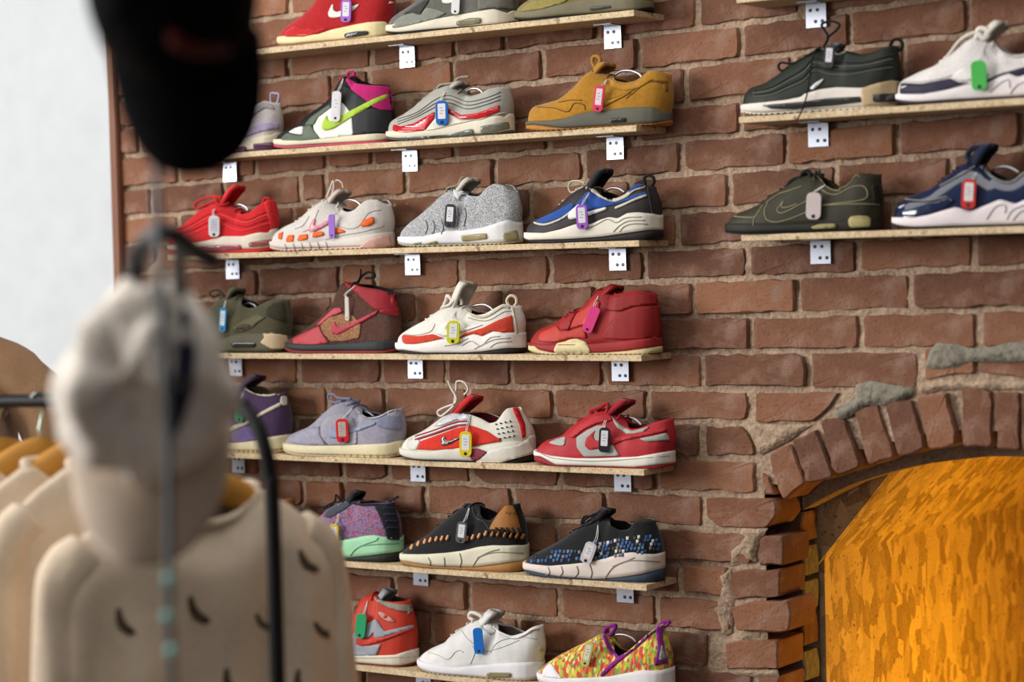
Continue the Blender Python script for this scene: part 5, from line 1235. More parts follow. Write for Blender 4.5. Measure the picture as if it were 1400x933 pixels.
for p in ([(150, 372), (160, 392), (156, 406)], [(222, 372), (224, 400), (220, 412)], [(292, 352), (300, 390), (290, 414)], [(350, 412), (380, 370), (430, 345), (470, 335)], [(370, 372), (450, 348), (580, 352)]): s.line('sole_contour', mat((148, 142, 122), 'rubber'), 'P6', p, 1.5)
text_on(s, 'Nike', 'P6', (522, 175), 6.0, mat((60, 42, 24), 'leather'))
s.tongue(mat((30, 30, 32), 'cloth'), 'P6', [(290, 175), (320, 130), (350, 118), (385, 128)], 0.024)
s.laces(LACEB, px('P6', [(180, 250)])[0][0], 6, y0=720)
s.keytag('P6', (300, 258), 46, 96, -8, (96, 98, 100), 'clear key tag on the black sneaker with tan leather strips', [(318, 190), (335, 145)], pcol=(226, 228, 232))

s = Shoe('sneaker', 'black sneaker woven with blue and white strips on a wavy pale sole', 6, 723, 907.5, px('P6', [(605, 392), (620, 367), (660, 342), (720, 312), (780, 277), (830, 242), (870, 212), (895, 200)]),
         px('P6', [(930, 200), (975, 222), (1020, 248), (1058, 244), (1082, 206), (1118, 208)]), px('P6', [(605, 400), (700, 408), (800, 400), (880, 392), (950, 375), (1010, 355), (1060, 350), (1150, 362), (1205, 370)]),
         upper=nb, midsole=mat((216, 204, 194), 'rubber'), outsole=mat((52, 66, 84), 'rubber'), out=px('P6', [(605, 430), (750, 455), (900, 468), (1000, 462), (1100, 448), (1205, 425)]), lining=DARKIN, lean=0.2)
rs = random.Random(5)
wcols = [mat(c, 'leather') for c in ((52, 92, 140), (44, 66, 120), (40, 74, 116), (52, 52, 56), (200, 194, 184), (110, 108, 106), (70, 104, 150), (58, 84, 126))]
for i in range(34):
    x0 = 614+i*17.2; ys_ = 396-i*0.6 if x0 < 900 else 386-(x0-900)*0.15 if x0 < 1060 else 358
    n = 2 if i < 5 else 3 if x0 < 860 else 5
    for j in range(n):
        if rs.random() < 0.25 or 845 < x0+j*6 < 905: continue
        xx = x0+j*5+rs.uniform(-2, 2); yy = ys_-10-j*17+rs.uniform(-4, 4)
        s.panel('woven_strip', rs.choice(wcols), None, None, 0.0002, None, px('P6', [(xx-5.5, yy+8), (xx-6, yy-7), (xx+6, yy-9), (xx+6.5, yy+6)]))
        s.off -= 0.00022
for p in ([(690, 415), (698, 440), (680, 450)], [(750, 412), (756, 440), (740, 456)], [(820, 410), (826, 440), (810, 460)], [(878, 402), (888, 440), (880, 465)], [(945, 468), (985, 415), (1050, 385), (1080, 372)], [(980, 412), (1060, 385), (1195, 390)]): s.line('sole_contour', mat((150, 140, 132), 'rubber'), 'P6', p, 1.5)
s.tongue(mat((28, 28, 30), 'cloth'), 'P6', [(880, 215), (910, 170), (940, 150), (975, 165)], 0.024)
s.free('lace', LACEB, 'P6', [(920, 200), (860, 185), (840, 220), (870, 190), (930, 165)], 0.0026, y=-0.016)
s.free('lace', LACEB, 'P6', [(925, 190), (880, 220), (840, 235), (800, 280)], 0.0032, y=[-.016, -.024, -.024, -.022])
s.laces(LACEB, px('P6', [(800, 265)])[0][0], 6, y0=730)
s.keytag('P6', (873, 350), 52, 100, -22, (214, 208, 212), 'pale grey key tag tilted on the blue and white woven black sneaker', [(905, 285), (915, 225)], pcol=(230, 228, 232))

# ---- row 7
jr = mat((190, 58, 40), 'leather'); jg = mat((152, 156, 166), 'leather')
s = Shoe('sneaker', 'orange-red and grey leather high-top with winged ankle emblem', 7, 418, 570, px('G1', [(-95, 760), (-80, 700), (-40, 670), (20, 635), (70, 612), (120, 598), (165, 570), (210, 535), (240, 480), (270, 415), (285, 378)]),
         px('G1', [(305, 372), (380, 408), (450, 422), (520, 422), (582, 418)]), px('G1', [(-95, 775), (130, 768), (300, 768), (450, 765), (635, 755)]),
         upper=jr, midsole=mat((214, 206, 190), 'rubber'), outsole=mat((120, 48, 40), 'rubber'), out=0.005, lean=0.05, lining=mat((110, 104, 100), 'cloth'))
s.panel('quarter', jg, 'G1', [(160, 764), (165, 680), (210, 615), (318, 545), (352, 600), (300, 650), (240, 660), (216, 692), (300, 704), (380, 690), (352, 764)])
s.panel('side_grey', jg, 'G1', [(320, 545), (345, 530), (400, 610), (588, 566), (590, 590), (440, 630), (340, 660)])
s.panel('swoosh', mat((196, 62, 46), 'leather'), 'G1', [(216, 650), (222, 692), (262, 706), (400, 668), (592, 592), (586, 582), (420, 640), (290, 662)])
s.panel('collar', mat((150, 144, 130), 'leather'), 'G1', [(328, 388), (420, 425), (500, 438), (586, 440), (592, 490), (500, 480), (430, 460), (350, 420)])
s.panel('wing_emblem', mat((206, 150, 140), 'leather'), 'G1', [(358, 482), (392, 490), (440, 520), (472, 552), (420, 546), (380, 520), (366, 500)], 0.0008)
s.panel('emblem_ball', jr, None, None, 0.0006, None, px('G1', [(408+14*math.cos(a), 516+12*math.sin(a)) for a in [k*math.pi/4 for k in range(8)]]))
s.panel('toe_cap', mat((196, 84, 70), 'leather'), 'G1', [(-88, 765), (-70, 705), (-30, 672), (60, 620), (120, 606), (155, 650), (150, 764)])
s.line('sole_seam', mat((160, 150, 134), 'rubber'), 'G1', [(140, 778), (350, 780), (630, 772)], 0.9)
s.tongue(jg, 'G1', [(340, 430), (370, 385), (405, 340), (440, 330)], 0.024, curl=0.02)
s.free('lace', jr, 'G1', [(290, 425), (262, 470), (268, 520), (290, 545), (305, 500), (285, 455)], 0.0042, y=-0.022)
s.laces(jr, px('G1', [(90, 600)])[0][0], 5, y0=850)
s.keytag('G1', (248, 575), 68, 158, -8, (52, 170, 112), 'green key tag on the orange-red and grey high-top', [(262, 500), (292, 415)], paper=False)

wl = mat((216, 215, 212), 'leather')
s = Shoe('sneaker', 'plain white leather sneaker with a small air window', 7, 579, 743, px('P6', [(122, 845), (135, 805), (180, 775), (250, 745), (270, 717), (320, 682), (350, 660), (385, 648)]),
         px('P6', [(428, 668), (470, 700), (530, 725), (580, 710), (612, 686), (650, 682)]), px('P6', [(122, 855), (200, 868), (280, 872), (350, 860), (430, 855), (520, 850), (600, 852), (680, 865)]),
         upper=wl, midsole=mat((222, 220, 224), 'rubber'), outsole=mat((180, 164, 140), 'rubber'), out=0.004, lining=mat((136, 128, 114), 'cloth'), notch=0.002)
ws_ = mat((186, 186, 186), 'cloth')
for p in ([(150, 800), (190, 810), (240, 830), (270, 800), (290, 790), (310, 800)], [(340, 852), (360, 800), (350, 770)], [(430, 800), (470, 750), (560, 730), (640, 740)], [(300, 700), (330, 740), (400, 790), (470, 780), (560, 745)]): s.line('seam', ws_, 'P6', p, 1.0)
s.panel('lace_lock', wl, 'P6', [(395, 650), (430, 672), (458, 706), (430, 724), (400, 690)], 0.0016)
for q in ((405, 684), (416, 690)): s.panel('eyelet', mat((50, 50, 50), 'metal'), None, None, 0.0008, None, px('P6', [(q[0]+4*math.cos(k*math.pi/3), q[1]+4*math.sin(k*math.pi/3)) for k in range(6)]))
s.panel('heel_emblem', mat((186, 178, 150), 'leather'), 'P6', [(645, 770), (655, 768), (660, 785), (668, 770), (672, 790), (655, 800)])
s.panel('air_window', mat((132, 124, 92), 'glass'), 'P6', [(415, 892), (425, 888), (520, 890), (528, 900), (520, 913), (425, 912), (413, 904)])
s.strip('collar_trim', mat((228, 226, 224), 'leather'), 'P6', [(440, 682), (480, 712), (535, 735), (588, 718), (620, 695), (652, 690)], 3.0)
s.tongue(wl, 'P6', [(370, 675), (400, 640), (430, 608), (465, 594)], 0.028, curl=0.024)
s.free('lace', LACEW, 'P6', [(355, 655), (335, 640), (345, 620), (380, 630), (395, 650), (370, 680)], 0.0040, y=-0.014)
s.laces(LACEW, px('P6', [(265, 720)])[0][0], 6, y0=870)
s.keytag('P6', (376, 748), 42, 118, 3, (26, 116, 206), 'solid bright blue key tag on the plain white leather sneaker', [(378, 690), (392, 672)], paper=False)

flo = mat_cells('floral_print', [(176, 186, 60), (206, 76, 54), (222, 190, 62), (150, 170, 70), (226, 120, 60), (230, 214, 130), (200, 66, 74), (120, 150, 70)], 210, (1, 1, 0.42), rough=0.85, rot=(0.2, 0.7, 0.1))
pp_ = mat((132, 34, 132), 'cloth')
s = Shoe('sneaker', 'floral print slip-on sneaker with purple piping and white toe', 7, 742, 921, px('G2', [(420, 885), (440, 842), (480, 802), (560, 750), (640, 710), (720, 670), (790, 632), (815, 618)]),
         px('G2', [(835, 660), (870, 735), (920, 775), (985, 730), (1060, 660), (1120, 605), (1185, 568)]), px('G2', [(420, 900), (550, 915), (700, 905), (850, 900), (950, 880), (1050, 862), (1150, 870), (1250, 870)]),
         upper=flo, midsole=mat((224, 220, 222), 'rubber'), outsole=mat((196, 190, 186), 'rubber'), out=0.005, lining=mat((74, 16, 60), 'cloth'), lean=0.16)
s.panel('toe_cap', mat((224, 220, 224), 'rubber'), 'G2', [(422, 898), (442, 845), (480, 808), (515, 860), (556, 912)])
s.strip('piping', pp_, 'G2', [(818, 628), (840, 690), (870, 740), (925, 782)], 5.0)
s.strip('piping', pp_, 'G2', [(800, 896), (880, 820), (985, 738), (1065, 668), (1130, 608), (1190, 570)], 5.0)
s.panel('heel_tab', pp_, 'G2', [(1150, 592), (1200, 566), (1190, 650), (1205, 720), (1226, 808), (1140, 830), (1165, 720)])
s.panel('heel_emblem', mat((150, 156, 150), 'leather'), 'G2', [(1186, 690), (1218, 785), (1168, 795)])
s.line('emblem_mark', mat((60, 62, 60), 'leather'), 'G2', [(1190, 725), (1180, 750), (1192, 762), (1204, 748), (1194, 730)], 1.0)
s.free('pull_tab', pp_, 'G2', [(1160, 592), (1190, 556), (1240, 548), (1215, 575), (1190, 600)], 0.0034, y=0)
s.free('pull_tab', pp_, 'G2', [(815, 650), (830, 600), (850, 582), (895, 572), (880, 610), (850, 645)], 0.0040, y=0)
s.keytag('G2', (714, 755), 54, 160, -16, (206, 206, 120), 'pale yellow key tag lying on the floral slip-on sneaker', [(745, 685), (765, 668)], pcol=(234, 232, 214))
s.tree('G2', [(845, 655), (890, 632), (950, 632), (1000, 652), (1025, 678)], 'steel shoe tree arc inside the floral slip-on sneaker')

# ---- right bank
bg97 = mat((38, 42, 36), 'leather')
s = Shoe('sneaker', 'black wave-panelled running shoe with white-to-beige air sole and long loose laces', 12, 1019, 1229, px('C4', [(795, 655), (800, 600), (840, 560), (940, 530), (1040, 462), (1120, 405), (1200, 355), (1260, 325)])+px('C5', [(130, 318)]),
         px('C5', [(200, 310), (280, 332), (350, 350), (420, 340), (480, 310), (540, 284), (575, 292)]), px('C4', [(795, 665), (900, 655), (1050, 640), (1150, 620)])+px('C5', [(0, 600), (100, 570), (200, 556), (360, 560), (450, 530), (560, 506), (610, 520)]),
         upper=bg97, midsole=mat((218, 210, 200), 'rubber'), outsole=mat((206, 196, 180), 'rubber'), out=0.006, notch=0.003)
for k, c in ((0, (28, 32, 28)), (1, (92, 98, 84)), (2, (26, 28, 26)), (3, (84, 90, 78))):
    d = k*26
    s.line('wave_seam', mat(c, 'cloth'), 'X', K('C4', [(840, 585+d*.4), (950, 560+d*.6), (1060, 500+d*.8), (1160, 440+d)])+K('C5', [(60, 375+d), (160, 395+d), (280, 400+d), (400, 395+d*.8), (560, 350+d)]), 1.8)
s.panel('heel_midsole', mat((180, 158, 122), 'rubber'), 'C5', [(362, 566), (450, 534), (560, 510), (606, 524), (608, 655), (440, 672), (370, 684)])
s.panel('air_bubble', mat((48, 48, 46), 'glass'), 'X', K('C4', [(895, 674), (1000, 664), (1150, 650)])+K('C5', [(150, 626), (358, 616), (366, 650), (200, 672), (20, 686)])+K('C4', [(1100, 696), (960, 694)]))
s.panel('air_bubble', mat((46, 44, 42), 'glass'), 'C5', [(430, 604), (500, 598), (600, 594), (602, 648), (500, 655), (438, 652)])
s.panel('swoosh', mat((226, 226, 226), 'leather'), 'C5', [(32, 568), (70, 530), (128, 500), (108, 530), (52, 576)])
s.tongue(mat((30, 30, 30), 'cloth'), 'C5', [(140, 330), (190, 280), (240, 250), (280, 246)], 0.026, curl=0.02)
s.free('pull_loop', LACEB, 'C5', [(545, 300), (560, 262), (590, 250), (620, 268), (622, 305), (598, 325)], 0.0034, y=[0, 0, 0, .002, .002, 0])
s.laces(LACEB, px('C4', [(1030, 460)])[0][0], 7, y0=100)
s.free('lace', LACEB, 'C5', [(120, 300), (150, 235), (112, 170), (118, 148), (170, 136), (222, 155), (205, 190), (140, 245)], 0.0024, y=-0.012)
s.free('lace', LACEB, 'C4', [(1270, 300), (1180, 360), (1090, 405), (1020, 400), (1000, 425), (1020, 452), (1070, 430)], 0.0024, y=-0.024)
s.free('lace', LACEB, 'C4', [(1240, 310), (1215, 380), (1190, 560), (1160, 680), (1120, 765)], 0.0016, y=[-.026, -.042, -.058, -.062, -.062])
s.keytag('C5', (156, 362), 62, 142, -6, (58, 58, 56), 'clear dark key tag on the black wave-panelled running shoe', [(180, 290), (225, 250)], pcol=(226, 226, 230))

nvy = mat((44, 40, 60), 'leather')
s = Shoe('sneaker', 'white running shoe with dark navy band and pale sculpted sole, cut by the frame', 12, 1229.5, 1442, px('C5', [(608, 605), (610, 545), (640, 512), (750, 460), (850, 420), (920, 370), (1000, 305), (1060, 250), (1110, 225)]),
         px('C5', [(1190, 262), (1250, 320), (1330, 352), (1400, 345), (1460, 305), (1520, 285), (1560, 300)]), px('C5', [(608, 615), (750, 605), (900, 578), (1050, 545), (1150, 540), (1240, 490), (1300, 470), (1360, 492), (1420, 470), (1500, 470), (1590, 480)]),
         upper=mat((220, 214, 212), 'mesh'), midsole=mat((224, 216, 216), 'rubber'), outsole=mat((44, 34, 44), 'rubber'), out=0.006)
s.panel('side_band', nvy, 'C5', [(610, 600), (618, 532), (750, 536), (930, 500), (980, 526), (1050, 528), (900, 574), (750, 600)])
s.panel('side_band', nvy, 'C5', [(1060, 530), (1150, 515), (1250, 470), (1400, 430), (1540, 410), (1560, 468), (1420, 468), (1360, 488), (1300, 466), (1240, 486), (1150, 536)])
s.panel('swoosh', mat((228, 222, 220), 'leather'), 'C5', [(944, 500), (958, 470), (1010, 440), (1060, 458), (1160, 470), (1160, 500), (1000, 518)])
s.panel('swoosh', mat((228, 222, 220), 'leather'), 'C5', [(610, 560), (640, 552), (664, 545), (630, 568)])
s.strip('collar_trim', mat((200, 190, 186), 'cloth'), 'C5', [(1195, 275), (1255, 332), (1330, 364), (1400, 356), (1460, 320), (1540, 300)], 2.6)
s.line('seam', mat((160, 152, 148), 'cloth'), 'C5', [(630, 522), (750, 522), (880, 500), (940, 480)], 1.1)
for p in ([(1180, 590), (1250, 530), (1300, 510), (1310, 560)], [(1310, 600), (1360, 540), (1450, 510)]): s.line('sole_contour', mat((176, 168, 168), 'rubber'), 'C5', p, 1.5)
s.tongue(mat((206, 200, 190), 'cloth'), 'C5', [(1100, 260), (1150, 200), (1215, 140), (1240, 125)], 0.028, curl=0.02)
s.free('lace', LACEW, 'C5', [(860, 410), (920, 350), (980, 270), (1040, 225), (1110, 200)], 0.0028, y=-0.022)
s.free('lace', LACEW, 'C5', [(1100, 250), (1110, 190), (1150, 185), (1180, 210), (1150, 245), (1110, 215)], 0.0050, y=-0.020)
s.laces(LACEW, px('C5', [(870, 410)])[0][0], 7, y0=60)
s.keytag('C5', (1112, 482), 92, 190, 2, (74, 194, 84), 'bright green key tag on the white running shoe with navy band', [(1120, 360), (1155, 265)], paper=False)

sho = mat((52, 50, 38), 'leather')
s = Shoe('sneaker', 'dark olive leather sneaker with beige stitching and a round heel cushion column', 13, 998, 1205.5, px('C8', [(690, 625), (700, 572), (740, 532), (860, 482), (920, 452), (980, 395), (1060, 355), (1120, 305), (1165, 275)]),
         px('C8', [(1225, 262), (1300, 340), (1370, 372)])+px('C9', [(210, 368), (270, 340), (320, 285), (350, 264), (425, 272)]), px('C8', [(690, 632), (850, 620), (1000, 612)])+px('C9', [(0, 595), (200, 572), (480, 560)]),
         upper=sho, midsole=mat((36, 34, 28), 'rubber'), outsole=mat((28, 28, 26), 'rubber'), out=0.004, lining=mat((96, 84, 56), 'cloth'), spring=0.006)
be = mat((150, 140, 104), 'cloth')
for p in ([(718, 542), (790, 548), (850, 545), (875, 508)], [(840, 600), (845, 560), (875, 512), (900, 470)], [(935, 455), (912, 505), (925, 560), (985, 578), (1080, 555), (1185, 512)], [(1032, 442), (1012, 472), (992, 500), (1010, 520), (1060, 506), (1185, 440)], [(1032, 442), (1020, 480), (1050, 485), (1120, 462)], [(920, 455), (1000, 400), (1060, 380), (1150, 350)]): s.line('stitching', be, 'C8', p, 1.3)
for p in ([(60, 262), (130, 335), (200, 362), (270, 345), (320, 290), (345, 268)], [(95, 360), (150, 395), (210, 400), (300, 355), (370, 348), (400, 385), (380, 432), (240, 455), (110, 470)], [(110, 472), (300, 462), (478, 465)]): s.line('stitching', be, 'C9', p, 1.3)
s.panel('heel_emblem', mat((36, 36, 30), 'leather'), 'C9', [(425, 345), (470, 345), (485, 460), (440, 462)])
s.panel('heel_column', mat((176, 164, 112), 'rubber'), 'C9', [(284, 560), (295, 542), (350, 536), (410, 540), (418, 560), (414, 606), (300, 612), (286, 600)], 0.004)
s.panel('arch_column', mat((150, 138, 92), 'rubber'), 'C9', [(40, 610), (100, 594), (200, 590), (210, 612), (60, 622)], 0.003)
s.line('column_groove', mat((120, 110, 72), 'rubber'), 'C9', [(286, 574), (350, 582), (416, 572)], 1.2)
s.tongue(mat((44, 42, 34), 'cloth'), 'C8', [(1170, 300), (1220, 265), (1280, 240), (1300, 228)], 0.024)
s.free('lace', mat((30, 28, 24), 'cloth'), 'C8', [(1190, 245), (1150, 270), (1140, 340), (1160, 385), (1195, 330), (1205, 270), (1185, 245)], 0.0034, y=-0.020)
s.free('lace', mat((30, 28, 24), 'cloth'), 'C8', [(1140, 290), (1085, 310), (1050, 355), (1085, 345), (1130, 320)], 0.0030, y=-0.020)
s.laces(mat((30, 28, 24), 'cloth'), px('C8', [(910, 450)])[0][0], 7, y0=250)
s.keytag('C8', (1225, 475), 90, 172, -3, (214, 200, 198), 'pale pink-white key tag on the dark olive leather sneaker', [(1230, 380), (1290, 320)], paper=False)

nav = mat((30, 40, 70), 'patent'); ng = mat((128, 128, 116), 'cloth')
s = Shoe('sneaker', 'glossy navy running shoe with grey piping and white sculpted sole, cut by the frame', 13, 1224.5, 1440, px('C9', [(585, 575), (590, 492), (640, 432), (740, 388), (830, 357), (900, 302), (960, 255), (1020, 210), (1060, 190)]),
         px('C9', [(1130, 218), (1200, 282), (1280, 316), (1340, 302), (1400, 252), (1450, 232), (1530, 240)]), px('C9', [(585, 550), (700, 550), (800, 532), (900, 502), (970, 482), (1060, 510), (1150, 472), (1240, 432), (1300, 450), (1340, 462), (1400, 432), (1500, 425), (1580, 430)]),
         upper=nav, midsole=mat((222, 212, 214), 'rubber'), outsole=mat((40, 32, 36), 'rubber'), out=0.005, lining=mat((40, 42, 44), 'cloth'))
s.strip('piping', ng, 'C9', [(640, 432), (700, 440), (800, 440), (920, 412)], 1.6)
s.strip('collar_trim', ng, 'C9', [(1120, 215), (1190, 285), (1280, 328), (1345, 314), (1405, 265), (1500, 245)], 2.6)
s.strip('piping', ng, 'C9', [(860, 352), (940, 310), (1030, 260), (1100, 215)], 1.6)
s.panel('toe_guard', mat((26, 36, 64), 'patent'), 'C9', [(590, 540), (594, 495), (640, 440), (720, 448), (830, 446), (920, 420), (960, 440), (900, 490), (800, 525), (700, 544)])
s.panel('swoosh', mat((214, 216, 222), 'leather'), 'C9', [(598, 488), (625, 476), (652, 466), (615, 495)])
for p in ([(1160, 560), (1220, 480), (1280, 470), (1280, 520)], [(1290, 560), (1330, 500), (1430, 460)], [(1330, 565), (1380, 510), (1450, 500)]): s.line('sole_contour', mat((170, 160, 162), 'rubber'), 'C9', p, 1.5)
s.tongue(mat((26, 32, 54), 'cloth'), 'C9', [(1050, 210), (1080, 140), (1140, 80), (1190, 55)], 0.028, curl=0.022)
s.laces(mat((30, 32, 44), 'cloth'), px('C9', [(860, 340)])[0][0], 7, y0=240)
s.free('lace', mat((26, 32, 54), 'cloth'), 'C9', [(1060, 190), (1040, 150), (1075, 105), (1110, 110), (1100, 160), (1060, 190)], 0.0050, y=-0.014)
s.keytag('C9', (1048, 398), 86, 190, -4, (206, 46, 40), 'red key tag on the glossy navy running shoe', [(1070, 300), (1115, 215)], pcol=(236, 226, 226))
s.tree('C9', [(1200, 245), (1250, 225), (1310, 230), (1370, 262)], 'steel shoe tree arc inside the glossy navy running shoe')
# ================================================================ foreground: caps, clothes rack, person
def decal(name, mt, pts, bvh, parent, inv, off=0.002, th=0.0):
    """flat printed or sewn piece laid on a mesh (bvh in world space); pts in pixels"""
    P = [Vector(p) for p in pts]; D = []
    for i in range(len(P)):
        a, b = P[i], P[(i+1) % len(P)]; k = max(1, int((b-a).length/5))
        for j in range(k): D.append(a.lerp(b, j/k))
    c = sum(D, Vector((0, 0)))/len(D); ring = D+[q.lerp(c, .5) for q in D]+[c]; n = len(D); V = []
    for q in ring:
        d = ray(q.x, q.y); h, nn, i, dist = bvh.ray_cast(CAM, d.normalized())
        if h is None: h, nn, i, dist = bvh.find_nearest(CAM+d*3.0)
        V.append(inv @ (h-d.normalized()*off))
    F_ = [(i, (i+1) % n, n+(i+1) % n, n+i) for i in range(n)]+[(n+i, n+(i+1) % n, 2*n) for i in range(n)]
    o = pyd(name, V, F_, mt, parent, True); md = o.modifiers.new('thickness', 'SOLIDIFY'); md.thickness = 0.0015
    return o
def cap(name, label, c, tilt, mcrown, mbrim, mbut, crumple, brimlen=0.074, lean=0.0, sc=1.0, taper=0.0):
    """baseball cap hung by its back strap: crown top faces the viewer, brim points down"""
    Y = -cU*math.cos(tilt)+cR*math.sin(tilt); Z = (-cF*math.cos(lean)+cU*math.sin(lean)).normalized(); X = Y.cross(Z).normalized(); Z = X.cross(Y).normalized()
    Mx = Matrix(((X.x, Y.x, Z.x, c.x), (X.y, Y.y, Z.y, c.y), (X.z, Y.z, Z.z, c.z), (0, 0, 0, 1)))
    R = empty(name, Mx); tag(R, label, 'cap')
    V = []; Fc = []; n = 48; m = 14; a, b, h = 0.086*sc, 0.098*sc, 0.11*sc
    for j in range(m+1):
        t = j/m; rr = math.cos(t*math.pi/2)**0.62; zz = h*math.sin(t*math.pi/2)**0.9
        for k in range(n):
            an = 2*math.pi*k/n; y = b*rr*math.sin(an); x = a*rr*math.cos(an)*(1-taper*max(0.0, 0.25-y/b)**1.3)
            d = noise.noise((x*17+crumple*9, y*15, zz*13))*crumple+noise.noise((x*40, y*34, 2.2))*crumple*0.4
            s_ = 1-0.012*abs(math.cos(3*an))
            V.append((x*s_+d*0.5*math.cos(an), y*s_+d*math.sin(an), zz+d*1.1*(0.3+t)))
    for j in range(m):
        for k in range(n): Fc.append((j*n+k, j*n+(k+1) % n, (j+1)*n+(k+1) % n, (j+1)*n+k))
    cr = pyd('crown', V, Fc, mcrown, R, True); md = cr.modifiers.new('thickness', 'SOLIDIFY'); md.thickness = 0.003; md.offset = -1
    for k in range(6):
        an = math.pi/6+k*math.pi/3; P = []
        for j in range(0, m):
            i0 = j*n+int(round(an/(2*math.pi)*n)) % n; P.append(Vector(V[i0])*1.006)
        tube('seam', P, 0.0012, mcrown, cr, 5)
    bt = pyd('button', *(lambda q: (q[0], q[1]))(tube_geo([(0, 0, h-0.002), (0, 0, h+0.004), (0, 0, h+0.007)], [0.009, 0.009, 0.004], 12)), mbut, R, True)
    V = []; Fc = []; nb = 26; mb = 9
    for i in range(nb+1):
        q = -1+2*i/nb; an = math.pi/2-q*math.radians(66)
        x0 = a*0.95*math.cos(an); y0 = b*0.93*math.sin(an)
        L_ = brimlen*sc*(1-abs(q)**3.2)**0.5+0.010
        for j in range(mb+1):
            t = j/mb; x = x0*(1+0.05*t); y = y0+L_*t
            V.append((x, y, 0.004-0.9*x*x/0.09*0.35-0.018*t*t))
    for i in range(nb):
        for j in range(mb): q = i*(mb+1)+j; Fc.append((q, q+1, q+mb+2, q+mb+1))
    br = pyd('brim', V, Fc, mbrim, R, True); md = br.modifiers.new('thickness', 'SOLIDIFY'); md.thickness = 0.004; md.offset = 0
    for t in (0.35, 0.6, 0.85):
        P = []
        for i in range(nb+1):
            j = int(t*mb); P.append(Vector(V[i*(mb+1)+j])+Vector((0, 0, 0.0022)))
        tube('stitching', P, 0.0006, mbrim, br, 4)
    st = [(a*0.9*math.cos(q), -b*0.95*abs(math.sin(q))-0.004, 0.006) for q in [math.radians(d) for d in range(205, 340, 9)]]
    tube('back_strap', [(x*(1-taper*1.1), y-0.006*(1-taper), z) for x, y, z in st], 0.004, mbut, R, 6)
    Vw = [Mx @ v.co for v in cr.data.vertices]; bv = BVHTree.FromPolygons([tuple(v) for v in Vw], [tuple(p.vertices) for p in cr.data.polygons])
    return R, bv, Mx.inverted()

BC = mat((8, 7, 7), 'paper'); BC.node_tree.nodes['Principled BSDF'].inputs['Specular IOR Level'].default_value = 0.05
Rb, bvb, ivb = cap('baseball_cap', 'black baseball cap with dark red emblem hanging brim down', onZ(238, -8, 2.12), 0.13, BC, BC, BC, 0.002, 0.082, 0.0, 0.995)
decal('emblem', mat((92, 18, 12), 'cloth'), [(228, 44), (240, 42), (250, 55), (275, 62), (312, 64), (312, 74), (275, 78), (245, 72), (230, 60)], bvb, Rb, ivb)
CC = mat((236, 226, 214), 'cloth'); CB = mat((214, 194, 174), 'cloth')
Rc, bvc, ivc = cap('baseball_cap', 'beige crumpled baseball cap with navy panel hanging from a black hook', onZ(203, 512, 2.36), -0.06, CC, CB, CB, 0.026, 0.082, 0.12, 1.18, 0.36)
decal('navy_panel', mat((32, 30, 58), 'cloth'), [(250, 415), (262, 440), (268, 480), (264, 530), (248, 580), (234, 605), (230, 560), (240, 500), (246, 450)], bvc, Rc, ivc)
decal('sweatband_trim', mat((150, 118, 72), 'cloth'), [(245, 655), (285, 625), (306, 590), (312, 600), (300, 636), (262, 668), (235, 676), (228, 664)], bvc, Rc, ivc)

# hanging cord with beads and plastic hooks that carries the caps
M_CORD = mat((92, 96, 100), 'plastic'); M_TEAL = mat((122, 190, 186), 'plastic')
ch = empty('cap_hanger', loc=onZ(218, 330, 2.215)); tag(ch, 'grey beaded hanging cord with black plastic hooks carrying the caps', 'hanger')
chi = ch.location.copy()
def pz(pts, z): return [onZ(u, v, z)-chi for u, v in pts]
tube('cord', smooth_path(pz([(212, -330), (213, -60), (214, 120), (216, 300), (222, 420), (229, 560), (232, 700), (231, 843), (235, 890), (237, 1010)], 2.215), 6), 0.0048, M_CORD, ch)
for (u, v) in ((231, 792), (229, 843), (235, 890)):
    p = onZ(u, v, 2.205)-chi; V = []; Fc = []
    bm = bmesh.new(); bmesh.ops.create_uvsphere(bm, u_segments=14, v_segments=8, radius=0.0066); bmesh.ops.translate(bm, verts=bm.verts, vec=p)
    from_bm('bead', bm, M_TEAL, ch, True)
def pzz(pts): return [onZ(u, v, z)-chi for u, v, z in pts]
tube('hook', smooth_path(pzz([(184, 380, 2.352), (190, 348, 2.340), (205, 327, 2.295), (226, 318, 2.222), (246, 326, 2.230), (266, 342, 2.255), (294, 358, 2.280)]), 5), 0.0115, M_BLK, ch)
tube('hook', smooth_path(pzz([(244, 326, 2.230), (245, 350, 2.275), (248, 396, 2.350)]), 4), 0.0090, M_BLK, ch)
tube('hook', smooth_path(pzz([(213, -185, 2.215), (219, -192, 2.165), (230, -180, 2.125), (238, -158, 2.100), (250, -152, 2.085)]), 5), 0.0088, M_BLK, ch)

# clothes rack of black pipe
M_PIPE = mat((20, 19, 20), 'paint')
pr = [onZ(u, v, z) for u, v, z in ((-420, 560, 3.88), (-200, 556, 3.66), (0, 549, 3.46), (60, 548, 3.39), (180, 544, 3.24), (270, 541, 3.10), (308, 545, 3.02), (332, 558, 2.98), (350, 580, 2.96), (362, 612, 2.95), (369, 650, 2.95))]
pv = onZ(373, 700, 2.95)
floor_pt = Vector((pv.x, pv.y, 0.0))
rk = empty('clothes_rack', loc=floor_pt); tag(rk, 'black bent-pipe clothes rack holding shirts on wooden hangers', 'rack')
tube('pipe_frame', smooth_path([p-floor_pt for p in pr]+[pv-floor_pt, Vector((0, 0, 1.0)), Vector((0, 0, 0.5)), Vector((0, 0, 0.012))], 6), 0.0108, M_PIPE, rk, 12)
far = Vector((pr[0].x, pr[0].y, 0))-floor_pt
tube('pipe_frame', [pr[0]-floor_pt, far+Vector((0, 0, 0.012))], 0.0108, M_PIPE, rk, 12)
